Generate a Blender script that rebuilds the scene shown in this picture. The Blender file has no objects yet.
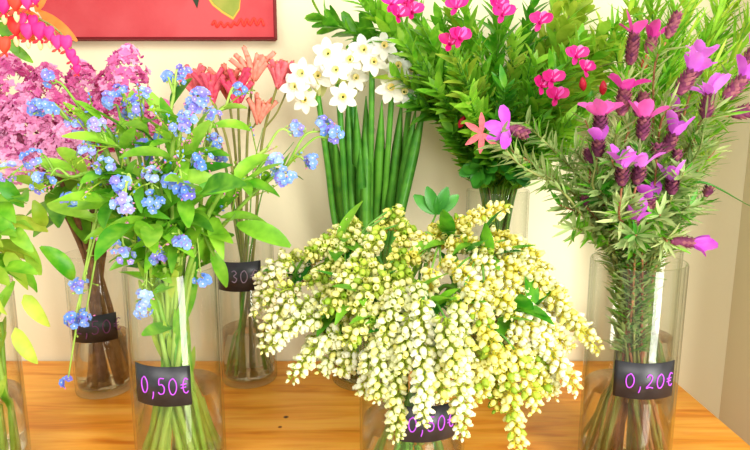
import bpy, math, random
import numpy as np
from mathutils import Vector, Matrix, Quaternion
R = random.Random(7)
C = bpy.context.scene.collection
TZ = 0.75                      # height of the table top
F = 580.0                      # focal length in pixels of a 750 px wide frame
PITCH = math.radians(9.8)
CAMZ = TZ + 0.411
CP, SP = math.cos(PITCH), math.sin(PITCH)
V = Vector
UP = V((0, 0, 1))

def P(u, v, Y):
    """world point seen at (u, v) of the photo when it stands Y metres in front of the camera"""
    a = (u - 375) / F; b = (225 - v) / F
    t = Y / (CP + b * SP)
    return V((a * t, Y, CAMZ + t * (b * CP - SP)))

# ------------------------------------------------------------------ materials
def srgb(r, g, b):
    f = lambda c: (c / 255 / 12.92) if c / 255 <= .04045 else ((c / 255 + .055) / 1.055) ** 2.4
    return (f(r), f(g), f(b), 1)

def newmat(name):
    m = bpy.data.materials.new(name); m.use_nodes = True
    nt = m.node_tree; nt.nodes.clear()
    return m, nt, nt.nodes.new('ShaderNodeOutputMaterial')

def plant(name, c1, c2, trans=.3, rough=.45, scale=60, spec=.35):
    """diffuse + translucent tissue with a mottled colour between c1 and c2"""
    m, nt, out = newmat(name)
    N = nt.nodes.new; L = nt.links.new
    tc = N('ShaderNodeTexCoord'); nz = N('ShaderNodeTexNoise'); nz.inputs['Scale'].default_value = scale
    nz.inputs['Detail'].default_value = 2
    L(tc.outputs['Object'], nz.inputs['Vector'])
    oi = N('ShaderNodeObjectInfo')
    ad = N('ShaderNodeMath'); ad.operation = 'MULTIPLY_ADD'; ad.inputs[1].default_value = .5
    L(oi.outputs['Random'], ad.inputs[0]); L(nz.outputs['Fac'], ad.inputs[2])
    rp = N('ShaderNodeMapRange'); rp.inputs['From Min'].default_value = .45; rp.inputs['From Max'].default_value = 1.05
    L(ad.outputs[0], rp.inputs['Value'])
    mx = N('ShaderNodeMix'); mx.data_type = 'RGBA'; mx.inputs['A'].default_value = c1; mx.inputs['B'].default_value = c2
    L(rp.outputs['Result'], mx.inputs['Factor'])
    pb = N('ShaderNodeBsdfPrincipled'); pb.inputs['Roughness'].default_value = rough
    pb.inputs['Specular IOR Level'].default_value = spec
    L(mx.outputs['Result'], pb.inputs['Base Color'])
    if trans > 0:
        tr = N('ShaderNodeBsdfTranslucent'); L(mx.outputs['Result'], tr.inputs['Color'])
        ms = N('ShaderNodeMixShader'); ms.inputs[0].default_value = trans
        L(pb.outputs[0], ms.inputs[1]); L(tr.outputs[0], ms.inputs[2]); L(ms.outputs[0], out.inputs[0])
    else:
        L(pb.outputs[0], out.inputs[0])
    return m

M = {}
M['leaf_lime'] = plant('lime_leaf', srgb(95, 175, 32), srgb(178, 226, 78), .4, .35)
M['leaf_bright'] = plant('bright_leaf', srgb(68, 158, 25), srgb(165, 225, 62), .35, .35)
M['leaf_mid'] = plant('mid_leaf', srgb(48, 128, 22), srgb(138, 205, 52), .3, .35)
M['leaf_dark'] = plant('dark_leaf', srgb(32, 105, 28), srgb(70, 155, 42), .2, .35)
M['leaf_yellow'] = plant('yellow_green_leaf', srgb(138, 180, 38), srgb(205, 225, 85), .4)
M['leaf_grey'] = plant('grey_green_needle', srgb(135, 168, 92), srgb(198, 212, 140), .3)
M['stem_pale'] = plant('pale_stem', srgb(130, 180, 55), srgb(180, 210, 95), .15)
M['stem_green'] = plant('green_stem', srgb(70, 140, 45), srgb(120, 170, 60), .1)
M['stem_narc'] = plant('narcissus_stem', srgb(40, 120, 35), srgb(95, 165, 50), .1, .35)
M['stem_olive'] = plant('olive_stem', srgb(110, 120, 55), srgb(150, 150, 80), .05)
M['stem_brown'] = plant('woody_stem', srgb(112, 76, 46), srgb(160, 120, 78), 0, .8, 120)
M['stem_red'] = plant('reddish_wood', srgb(128, 78, 48), srgb(176, 120, 76), 0, .8, 120)
M['blue'] = plant('blue_petal', srgb(110, 155, 245), srgb(180, 205, 255), .3, .6)
M['blue_violet'] = plant('violet_blue_petal', srgb(130, 125, 230), srgb(180, 165, 245), .3, .6)
M['bud_pink'] = plant('pink_bud', srgb(235, 130, 185), srgb(245, 170, 205), .3, .6)
M['eye'] = plant('yellow_eye', srgb(250, 240, 160), srgb(255, 250, 200), .1)
M['lilac_a'] = plant('lilac_petal', srgb(225, 95, 170), srgb(245, 150, 205), .35, .6)
M['lilac_p'] = plant('lilac_petal_light', srgb(248, 165, 214), srgb(255, 205, 234), .35, .6)
M['lilac_b'] = plant('lilac_petal_pale', srgb(215, 105, 165), srgb(245, 175, 215), .35, .6)
M['lilac_c'] = plant('lilac_throat', srgb(175, 50, 120), srgb(200, 80, 150), .2, .6)
M['paw_red'] = plant('paw_red', srgb(215, 60, 95), srgb(245, 125, 130), .15, .8, 200)
M['paw_pink'] = plant('paw_pink', srgb(228, 115, 100), srgb(250, 165, 140), .15, .8, 200)
M['paw_tip'] = plant('paw_tip', srgb(195, 120, 80), srgb(220, 160, 105), .15, .8, 200)
M['white'] = plant('white_petal', srgb(250, 245, 225), srgb(255, 255, 248), .35, .6)
M['corona'] = plant('cream_corona', srgb(245, 225, 130), srgb(250, 238, 170), .3, .6)
M['spathe'] = plant('papery_spathe', srgb(190, 195, 105), srgb(215, 215, 150), .4, .6)
M['magenta'] = plant('magenta_petal', srgb(205, 10, 110), srgb(240, 45, 160), .3, .5, 40)
M['magenta_pale'] = plant('pale_magenta_petal', srgb(235, 90, 190), srgb(245, 150, 215), .3, .5)
M['bud_red'] = plant('red_bud', srgb(190, 15, 45), srgb(225, 50, 85), .1, .4)
M['lav_head'] = plant('lavender_head', srgb(82, 30, 62), srgb(140, 66, 100), .05, .8, 250)
M['lav_head2'] = plant('lavender_head_brown', srgb(118, 56, 70), srgb(172, 104, 112), .05, .8, 250)
M['lav_bract'] = plant('lavender_bract', srgb(205, 75, 215), srgb(240, 140, 245), .4, .6)
M['lav_bract2'] = plant('lavender_bract_pink', srgb(215, 60, 165), srgb(240, 110, 195), .4, .6)
M['bell_cream'] = plant('cream_bell', srgb(232, 234, 165), srgb(252, 252, 226), .3, .55)
M['bell_yellow'] = plant('yellow_cream_bell', srgb(236, 230, 110), srgb(252, 249, 190), .3, .55)
M['bell_ivory'] = plant('ivory_bell', srgb(222, 212, 165), srgb(243, 237, 204), .3, .55)
M['calyx'] = plant('yellow_green_calyx', srgb(160, 185, 40), srgb(212, 222, 90), .3, .6)
M['calyx_y'] = plant('golden_calyx', srgb(222, 210, 45), srgb(245, 232, 95), .3, .6)
M['heart'] = plant('heart_pink', srgb(242, 45, 145), srgb(255, 90, 175), .3, .5)
M['heart_red'] = plant('heart_red', srgb(235, 40, 60), srgb(250, 90, 60), .3, .5)
M['orange'] = plant('orange_leaf', srgb(240, 125, 45), srgb(250, 165, 80), .4, .6)
M['heart_tip'] = plant('heart_tip', srgb(250, 225, 150), srgb(255, 240, 190), .2, .5)

def glassmat(name, tint, edge):
    m, nt, out = newmat(name)
    N = nt.nodes.new; L = nt.links.new
    g = N('ShaderNodeNewGeometry')
    d = N('ShaderNodeVectorMath'); d.operation = 'DOT_PRODUCT'
    L(g.outputs['Incoming'], d.inputs[0]); L(g.outputs['Normal'], d.inputs[1])
    ab = N('ShaderNodeMath'); ab.operation = 'ABSOLUTE'; L(d.outputs['Value'], ab.inputs[0])
    om = N('ShaderNodeMath'); om.operation = 'SUBTRACT'; om.inputs[0].default_value = 1; L(ab.outputs[0], om.inputs[1])
    p5 = N('ShaderNodeMath'); p5.operation = 'POWER'; p5.inputs[1].default_value = 5; L(om.outputs[0], p5.inputs[0])
    fr = N('ShaderNodeMath'); fr.operation = 'MULTIPLY_ADD'; fr.inputs[1].default_value = .85; fr.inputs[2].default_value = .045
    L(p5.outputs[0], fr.inputs[0])
    p3 = N('ShaderNodeMath'); p3.operation = 'POWER'; p3.inputs[1].default_value = 3; L(om.outputs[0], p3.inputs[0])
    cm = N('ShaderNodeMix'); cm.data_type = 'RGBA'; cm.inputs['A'].default_value = tint; cm.inputs['B'].default_value = edge
    L(p3.outputs[0], cm.inputs['Factor'])
    tr = N('ShaderNodeBsdfTransparent'); L(cm.outputs['Result'], tr.inputs['Color'])
    gl = N('ShaderNodeBsdfGlossy'); gl.inputs['Roughness'].default_value = .02
    ms = N('ShaderNodeMixShader'); L(fr.outputs[0], ms.inputs[0]); L(tr.outputs[0], ms.inputs[1]); L(gl.outputs[0], ms.inputs[2])
    L(ms.outputs[0], out.inputs[0])
    return m
M['glass'] = glassmat('vase_glass', (.99, .995, .985, 1), (.80, .84, .78, 1))

def watermat():
    m, nt, out = newmat('vase_water')
    N = nt.nodes.new; L = nt.links.new
    gl = N('ShaderNodeBsdfGlass'); gl.inputs['IOR'].default_value = 1.32; gl.inputs['Roughness'].default_value = 0
    gl.inputs['Color'].default_value = (.985, .985, .95, 1)
    tr = N('ShaderNodeBsdfTransparent'); tr.inputs['Color'].default_value = (.97, .975, .94, 1)
    ms = N('ShaderNodeMixShader'); ms.inputs[0].default_value = .25
    L(gl.outputs[0], ms.inputs[1]); L(tr.outputs[0], ms.inputs[2]); L(ms.outputs[0], out.inputs[0])
    return m
M['water'] = watermat()

def simple(name, col, rough=.6, bump=0, scale=200, c2=None, nscale=3, spec=.4):
    m, nt, out = newmat(name)
    N = nt.nodes.new; L = nt.links.new
    pb = N('ShaderNodeBsdfPrincipled'); pb.inputs['Base Color'].default_value = col; pb.inputs['Roughness'].default_value = rough
    pb.inputs['Specular IOR Level'].default_value = spec
    tc = N('ShaderNodeTexCoord')
    if c2:
        nz = N('ShaderNodeTexNoise'); nz.inputs['Scale'].default_value = nscale; nz.inputs['Detail'].default_value = 5
        L(tc.outputs['Object'], nz.inputs['Vector'])
        mr = N('ShaderNodeMapRange'); mr.inputs['From Min'].default_value = .35; mr.inputs['From Max'].default_value = .65
        L(nz.outputs['Fac'], mr.inputs['Value'])
        mx = N('ShaderNodeMix'); mx.data_type = 'RGBA'; mx.inputs['A'].default_value = col; mx.inputs['B'].default_value = c2
        L(mr.outputs['Result'], mx.inputs['Factor']); L(mx.outputs['Result'], pb.inputs['Base Color'])
    if bump:
        nb = N('ShaderNodeTexNoise'); nb.inputs['Scale'].default_value = scale
        L(tc.outputs['Object'], nb.inputs['Vector'])
        b = N('ShaderNodeBump'); b.inputs['Strength'].default_value = bump; b.inputs['Distance'].default_value = .002
        L(nb.outputs['Fac'], b.inputs['Height']); L(b.outputs[0], pb.inputs['Normal'])
    L(pb.outputs[0], out.inputs[0])
    return m
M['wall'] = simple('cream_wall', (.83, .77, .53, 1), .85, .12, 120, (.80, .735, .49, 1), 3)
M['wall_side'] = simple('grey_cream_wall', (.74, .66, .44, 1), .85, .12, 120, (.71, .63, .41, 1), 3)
M['floor'] = simple('floor_boards', (.35, .22, .12, 1), .5)
M['label'] = simple('chalk_label', (.014, .014, .017, 1), .38, c2=(.03, .03, .034, 1), nscale=60, spec=.5)
M['ink_purple'] = simple('purple_ink', srgb(190, 80, 225), .6)
M['ink_dim'] = simple('faded_purple_ink', srgb(120, 60, 110), .6)
M['ink_grey'] = simple('pale_ink', srgb(150, 130, 150), .6)
M['canvas'] = simple('red_paint', srgb(168, 26, 36), .75, .3, 60, srgb(188, 74, 76), 6)
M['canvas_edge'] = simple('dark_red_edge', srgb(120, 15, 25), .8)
M['paint_green'] = simple('olive_paint', srgb(125, 140, 45), .7, c2=srgb(150, 150, 60), nscale=30)
M['paint_outline'] = simple('ochre_paint', srgb(200, 165, 60), .7)
M['paint_darkgreen'] = simple('dark_green_paint', srgb(30, 50, 25), .7)
M['paint_signature'] = simple('orange_red_paint', srgb(250, 55, 40), .7)

def woodmat():
    m, nt, out = newmat('honey_pine')
    N = nt.nodes.new; L = nt.links.new
    tc = N('ShaderNodeTexCoord'); mp = N('ShaderNodeMapping'); mp.inputs['Scale'].default_value = (1.6, 14, 14)
    L(tc.outputs['Object'], mp.inputs['Vector'])
    n1 = N('ShaderNodeTexNoise'); n1.inputs['Scale'].default_value = 3; n1.inputs['Detail'].default_value = 8; n1.inputs['Distortion'].default_value = .8
    L(mp.outputs[0], n1.inputs['Vector'])
    r1 = N('ShaderNodeValToRGB'); e = r1.color_ramp.elements
    e[0].position = .30; e[0].color = srgb(206, 112, 18); e[1].position = .64; e[1].color = srgb(244, 172, 70)
    k = e.new(.46); k.color = srgb(232, 150, 45)
    L(n1.outputs['Fac'], r1.inputs[0])
    # fine pores
    mp2 = N('ShaderNodeMapping'); mp2.inputs['Scale'].default_value = (6, 160, 160); L(tc.outputs['Object'], mp2.inputs['Vector'])
    n2 = N('ShaderNodeTexNoise'); n2.inputs['Scale'].default_value = 2; n2.inputs['Detail'].default_value = 3; L(mp2.outputs[0], n2.inputs['Vector'])
    mx = N('ShaderNodeMix'); mx.data_type = 'RGBA'; mx.blend_type = 'OVERLAY'; mx.inputs['Factor'].default_value = .25
    L(r1.outputs[0], mx.inputs['A']); L(n2.outputs['Color'], mx.inputs['B'])
    last = mx.outputs['Result']
    # knots: dark spots with their own place in the board
    for (x, y, r, c) in [(KN1.x, KN1.y, .0045, srgb(60, 25, 10)), (KN2.x, KN2.y, .0035, srgb(130, 60, 20)), (.36, .6, .006, srgb(150, 75, 25))]:
        vm = N('ShaderNodeVectorMath'); vm.operation = 'DISTANCE'
        L(tc.outputs['Object'], vm.inputs[0]); vm.inputs[1].default_value = (x, y, 0)
        mr = N('ShaderNodeMapRange'); mr.inputs['From Min'].default_value = r * .5; mr.inputs['From Max'].default_value = r
        mr.inputs['To Min'].default_value = 1; mr.inputs['To Max'].default_value = 0
        L(vm.outputs['Value'], mr.inputs['Value'])
        m2 = N('ShaderNodeMix'); m2.data_type = 'RGBA'; m2.inputs['B'].default_value = c
        L(mr.outputs['Result'], m2.inputs['Factor']); L(last, m2.inputs['A']); last = m2.outputs['Result']
    pb = N('ShaderNodeBsdfPrincipled'); pb.inputs['Roughness'].default_value = .33; pb.inputs['Specular IOR Level'].default_value = .3
    L(last, pb.inputs['Base Color'])
    b = N('ShaderNodeBump'); b.inputs['Strength'].default_value = .1; b.inputs['Distance'].default_value = .001
    L(n2.outputs['Fac'], b.inputs['Height']); L(b.outputs[0], pb.inputs['Normal'])
    L(pb.outputs[0], out.inputs[0])
    return m
def tablept(u, v):
    a = (u - 375) / F; b = (225 - v) / F
    t = (CAMZ - TZ) / (SP - b * CP)
    return V((a * t, t * (CP + b * SP), TZ))
KN1 = tablept(286, 417); KN2 = tablept(280, 427)
M['wood'] = woodmat()

# ------------------------------------------------------------------ mesh building
class MB:
    def __init__(s): s.v = []; s.f = []; s.m = []; s.n = 0
    def add(s, verts, faces, mat=0):
        b = s.n; s.v.extend(verts); s.n += len(verts)
        s.f.extend([tuple(i + b for i in f) for f in faces])
        if isinstance(mat, int): s.m.extend([mat] * len(faces))
        else: s.m.extend(mat)
    def tube(s, pts, r0, r1=None, sides=6, mat=0, cap=True):
        r1 = r0 if r1 is None else r1
        n = len(pts); vs = []; fs = []
        t = (pts[1] - pts[0]).normalized()
        a = t.orthogonal().normalized()
        for i, p in enumerate(pts):
            t2 = (pts[min(i + 1, n - 1)] - pts[max(i - 1, 0)])
            if t2.length < 1e-9: t2 = t
            t2 = t2.normalized()
            a = (a - t2 * a.dot(t2))
            if a.length < 1e-6: a = t2.orthogonal()
            a.normalize(); b = t2.cross(a)
            q = i / (n - 1); r = r0(q) if callable(r0) else r0 + (r1 - r0) * q
            for k in range(sides):
                w = 2 * math.pi * k / sides
                vs.append(p + (a * math.cos(w) + b * math.sin(w)) * r)
        for i in range(n - 1):
            for k in range(sides):
                k2 = (k + 1) % sides
                fs.append((i * sides + k, i * sides + k2, (i + 1) * sides + k2, (i + 1) * sides + k))
        if cap:
            fs.append(tuple(range(sides))[::-1]); fs.append(tuple((n - 1) * sides + k for k in range(sides)))
        s.add(vs, fs, mat)
    def leaf(s, b, d, n, L, W, curl=.3, fold=.25, segs=5, mat=0, prof='oval', twist=0):
        d = d.normalized(); n = n - d * n.dot(d)
        if n.length < 1e-5: n = d.orthogonal()
        n.normalize(); side = d.cross(n)
        vs = []; pos = b.copy(); ds = L / segs
        for i in range(segs + 1):
            q = i / segs
            if prof == 'oval': w = math.sin(math.pi * min(1, q * .94 + .03)) ** .75
            elif prof == 'blade': w = min(1, .55 + q * 1.2) * (1 - q ** 3) + .03
            elif prof == 'tear': w = math.sin(math.pi * (q ** .7 * .97 + .015)) ** .8
            elif prof == 'petal': w = math.sin(math.pi * (q ** 1.5 * .82 + .1)) ** .8
            else: w = math.sin(math.pi * min(1, q * .96 + .02))
            w = max(w, .03) * W / 2
            ang = curl * q
            dd = d * math.cos(ang) - n * math.sin(ang); nn = n * math.cos(ang) + d * math.sin(ang)
            sd = side
            if twist:
                sd = side * math.cos(twist * q) + nn * math.sin(twist * q); nn = dd.cross(sd) * -1
            vs += [pos - sd * w + nn * fold * w, pos.copy(), pos + sd * w + nn * fold * w]
            pos = pos + dd * ds
        fs = []
        for i in range(segs):
            j = i * 3
            fs += [(j, j + 1, j + 4, j + 3), (j + 1, j + 2, j + 5, j + 4)]
        s.add(vs, fs, mat)
    def tmpl(s, T, pos, z, scale=1, roll=0, mats=None):
        """add a template whose +Z goes to direction z"""
        z = z.normalized(); q = z.to_track_quat('Z', 'Y') @ Quaternion((0, 0, 1), roll)
        m = np.array(q.to_matrix()) * scale
        vv = T['v'] @ m.T + np.array(pos)
        s.add([V(p) for p in vv], T['f'], T['m'] if mats is None else [mats.get(i, i) for i in T['m']])
    def lathe(s, prof, c, seg=48, mat=0, closed=False):
        vs = []; fs = []; n = len(prof)
        for r, z in prof:
            for k in range(seg):
                w = 2 * math.pi * k / seg
                vs.append(V((c[0] + r * math.cos(w), c[1] + r * math.sin(w), c[2] + z)))
        for i in range(n - 1 if not closed else n):
            i2 = (i + 1) % n
            for k in range(seg):
                k2 = (k + 1) % seg
                fs.append((i * seg + k, i * seg + k2, i2 * seg + k2, i2 * seg + k))
        s.add(vs, fs, mat)
    def box(s, lo, hi, mat=0):
        x0, y0, z0 = lo; x1, y1, z1 = hi
        vs = [V(p) for p in [(x0, y0, z0), (x1, y0, z0), (x1, y1, z0), (x0, y1, z0), (x0, y0, z1), (x1, y0, z1), (x1, y1, z1), (x0, y1, z1)]]
        s.add(vs, [(0, 3, 2, 1), (4, 5, 6, 7), (0, 1, 5, 4), (1, 2, 6, 5), (2, 3, 7, 6), (3, 0, 4, 7)], mat)
    def build(s, name, mats, parent=None, origin=None, smooth=True):
        o0 = world(parent) if parent else (origin or V((0, 0, 0)))
        me = bpy.data.meshes.new(name)
        me.from_pydata([(p[0] - o0[0], p[1] - o0[1], p[2] - o0[2]) for p in s.v], [], s.f)
        for mm in mats: me.materials.append(M[mm])
        me.polygons.foreach_set('material_index', s.m)
        if smooth: me.polygons.foreach_set('use_smooth', [True] * len(s.f))
        me.update()
        o = bpy.data.objects.new(name, me); C.objects.link(o)
        if parent: o.parent = parent
        else: o.location = o0
        return o
def world(o):
    p = V((0, 0, 0))
    while o: p = p + V(o.location); o = o.parent
    return p
def template(fn):
    mb = MB(); fn(mb)
    return {'v': np.array([tuple(p) for p in mb.v]), 'f': mb.f, 'm': mb.m}
def thing(name, label, cat, loc, group=None):
    o = bpy.data.objects.new(name, None); C.objects.link(o); o.location = loc
    o.empty_display_size = .01
    o['label'] = label; o['category'] = cat
    if group: o['group'] = group
    return o
def tag(o, label, cat, group=None):
    o['label'] = label; o['category'] = cat
    if group: o['group'] = group
    return o
def spline(cp, n=8):
    """Catmull-Rom through the control points"""
    p = [cp[0] * 2 - cp[1]] + list(cp) + [cp[-1] * 2 - cp[-2]]
    out = []
    for i in range(1, len(p) - 2):
        for k in range(n):
            t = k / n
            a, b, c, d = p[i - 1], p[i], p[i + 1], p[i + 2]
            out.append(.5 * ((2 * b) + (c - a) * t + (2 * a - 5 * b + 4 * c - d) * t * t + (3 * b - a - 3 * c + d) * t ** 3))
    out.append(p[-2].copy())
    return out
def rnd(a, b): return R.uniform(a, b)
def rv():
    while True:
        q = V((rnd(-1, 1), rnd(-1, 1), rnd(-1, 1)))
        if .05 < q.length < 1: return q.normalized()
def along(pts, q):
    x = q * (len(pts) - 1); i = min(int(x), len(pts) - 2); f = x - i
    return pts[i].lerp(pts[i + 1], f), (pts[i + 1] - pts[i]).normalized()

# ------------------------------------------------------------------ flower templates
def t_floret5(mb):      # forget-me-not: five round petals and a yellow eye
    for k in range(5):
        w = k * 2 * math.pi / 5
        d = V((math.cos(w), math.sin(w), .12))
        mb.leaf(d * .12, d, V((0, 0, 1)), .95, .95, -.15, .12, 4, 0, 'petal')
    mb.lathe([(.22, .08), (.18, .16), (.05, .12)], (0, 0, 0), 6, 1)
    mb.lathe([(.03, -.5), (.12, 0)], (0, 0, 0), 5, 0)
FL5 = template(t_floret5)
def t_floret4(mb):      # lilac: four oval petals on a little tube
    for k in range(4):
        w = k * math.pi / 2
        d = V((math.cos(w), math.sin(w), .15))
        mb.leaf(d * .06, d, V((0, 0, 1)), 1, .85, -.1, .3, 3, 0, 'oval')
    mb.lathe([(.06, -1.1), (.1, -.3), (.16, .03)], (0, 0, 0), 5, 1)
FL4 = template(t_floret4)
def t_bell(mb):         # pieris bell: urn with a pinched mouth and a star calyx
    mb.lathe([(.17, 0), (.30, .12), (.40, .35), (.38, .6), (.27, .82), (.18, .92), (.25, 1.02)], (0, 0, 0), 7, 0)
    for k in range(5):
        w = k * 2 * math.pi / 5
        d = V((math.cos(w) * .75, math.sin(w) * .75, .6))
        mb.leaf(V((math.cos(w) * .1, math.sin(w) * .1, -.08)), d, V((-math.cos(w), -math.sin(w), .5)), .62, .34, -.3, 0, 2, 1, 'x')
    mb.lathe([(.07, -.5), (.09, -.08), (.26, .02)], (0, 0, 0), 4, 1)
BELL = template(t_bell)
def t_bud(mb):
    mb.lathe([(.02, -1), (.3, -.75), (.5, -.3), (.52, .1), (.36, .6), (.12, .95), (.01, 1)], (0, 0, 0), 7, 0)
BUD = template(t_bud)
def t_narc(mb):         # six petals and a small cup
    for k in range(6):
        w = k * math.pi / 3 + (.08 if k % 2 else 0)
        d = V((math.cos(w), math.sin(w), .1 if k % 2 else .02))
        mb.leaf(d * .08, d, V((0, 0, 1)), .95, .62, .15, .18, 5, 0, 'oval')
    mb.lathe([(.08, .0), (.16, .12), (.22, .28), (.25, .32), (.2, .28), (.1, .12)], (0, 0, 0), 10, 1)
    mb.lathe([(.06, -.9), (.07, -.4), (.13, 0)], (0, 0, 0), 6, 2)
NARC = template(t_narc)

# ------------------------------------------------------------------ room
def struct(name, mb, mat, smooth=False):
    o = mb.build(name, [mat], None, smooth=smooth); o['kind'] = 'structure'; return o
WALLY = .976; SIDEX = .623
mb = MB(); mb.box((-1.8, WALLY, 0), (SIDEX + .12, WALLY + .12, 2.5)); struct('wall_back', mb, 'wall')
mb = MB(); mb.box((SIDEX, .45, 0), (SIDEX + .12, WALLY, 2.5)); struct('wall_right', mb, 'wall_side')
mb = MB(); mb.box((-1.8, -1.6, -.1), (2.2, WALLY, 0)); struct('floor', mb, 'floor')

# the table
tb = thing('wooden_table', 'honey pine table with all the flower vases on its top', 'table', (-.35, .70, 0))
def rbox(mb, lo, hi, r=.004):
    import bmesh
    bm = bmesh.new(); bmesh.ops.create_cube(bm, size=1)
    for w in bm.verts: w.co = V([(lo[i] + hi[i]) / 2 + w.co[i] * (hi[i] - lo[i]) for i in range(3)])
    bmesh.ops.bevel(bm, geom=list(bm.edges), offset=r, segments=3, affect='EDGES')
    bm.verts.index_update()
    mb.add([w.co.copy() for w in bm.verts], [tuple(w.index for w in f.verts) for f in bm.faces])
    bm.free()
mb = MB(); rbox(mb, (-1.25, .46, TZ - .035), (.491, .972, TZ)); top = mb.build('tabletop', ['wood'], None, V((0, 0, TZ)), False)
top.parent = tb; top.location = V((0, 0, TZ)) - V(tb.location)
for x, y in ((-1.2, .51), (.44, .51), (-1.2, .92), (.44, .92)):
    mb = MB(); rbox(mb, (x - .03, y - .03, 0), (x + .03, y + .03, TZ - .035)); mb.build('leg', ['wood'], tb, smooth=False)
mb = MB(); mb.box((-1.17, .915, TZ - .12), (.41, .935, TZ - .035)); mb.box((-1.17, .495, TZ - .12), (.41, .515, TZ - .035))
mb.build('apron', ['wood'], tb, smooth=False)

# the painting
pl, pb_, py = P(43, 39, .95), P(275, 39, .95), .95
px0, px1, pz0, pz1 = pl.x, pb_.x, pb_.z, pb_.z + .42
paint = thing('hanging_painting', 'red canvas painting hanging on the cream wall above the flowers', 'painting', (px0, WALLY, pz0))
mb = MB(); rbox(mb, (px0, py, pz0), (px1, WALLY - .0005, pz1), .002); mb.build('canvas_side', ['canvas_edge'], paint, smooth=False)
mb = MB()
nx, nz_ = 24, 24
vs = [V((px0 + .0015 + (px1 - px0 - .003) * i / nx, py - .0012, pz0 + .003 + (pz1 - pz0 - .005) * j / nz_)) for j in range(nz_ + 1) for i in range(nx + 1)]
vs += [p + V((0, .0012, 0)) for p in vs]
o_ = (nx + 1) * (nz_ + 1)
fs = [(j * (nx + 1) + i, j * (nx + 1) + i + 1, (j + 1) * (nx + 1) + i + 1, (j + 1) * (nx + 1) + i) for j in range(nz_) for i in range(nx)]
mb.add(vs, fs + [(0, o_, o_ + nx, nx)]); mb.build('painted_face', ['canvas'], paint, smooth=False)
def flatshape(name, pix, mat, off, parent):
    mb = MB(); Y = py - .0012 - off
    top_ = [P(u, v, Y) for u, v in pix]; n = len(top_)
    c = sum(top_, V((0, 0, 0))) / n
    vs = [c] + top_ + [p + V((0, off * .9, 0)) for p in top_]
    fs = [(0, 1 + i, 1 + (i + 1) % n) for i in range(n)] + [(1 + i, 1 + n + i, 1 + n + (i + 1) % n, 1 + (i + 1) % n) for i in range(n)]
    mb.add(vs, fs); return mb.build(name, [mat], parent, smooth=False)
lf = [(200, -22), (206, -8), (214, 4), (223, 11), (233, 17), (239, 8), (240, -4), (234, -20), (220, -38)]
flatshape('painted_leaf_outline', [((u - 222) * 1.1 + 221, (v + 6) * 1.12 - 6) for u, v in lf], 'paint_outline', .0006, paint)
flatshape('painted_leaf', lf, 'paint_green', .0012, paint)
flatshape('painted_stem_tip', [(190, -12), (193, 0), (197, 8), (199, -2), (197, -14)], 'paint_darkgreen', .0012, paint)
mb = MB()
sig = [(212, 25), (215, 21), (217, 27), (221, 22), (224, 27), (228, 23), (231, 27), (234, 22), (237, 25), (241, 19), (244, 26), (247, 19), (250, 25), (254, 18), (257, 25), (261, 19), (264, 26)]
pts = spline([P(u, v, py - .0014) for u, v in sig], 4); mb.tube(pts, .0022, .0022, 5)
sg = mb.build('painted_signature', ['paint_signature'], paint)

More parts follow.
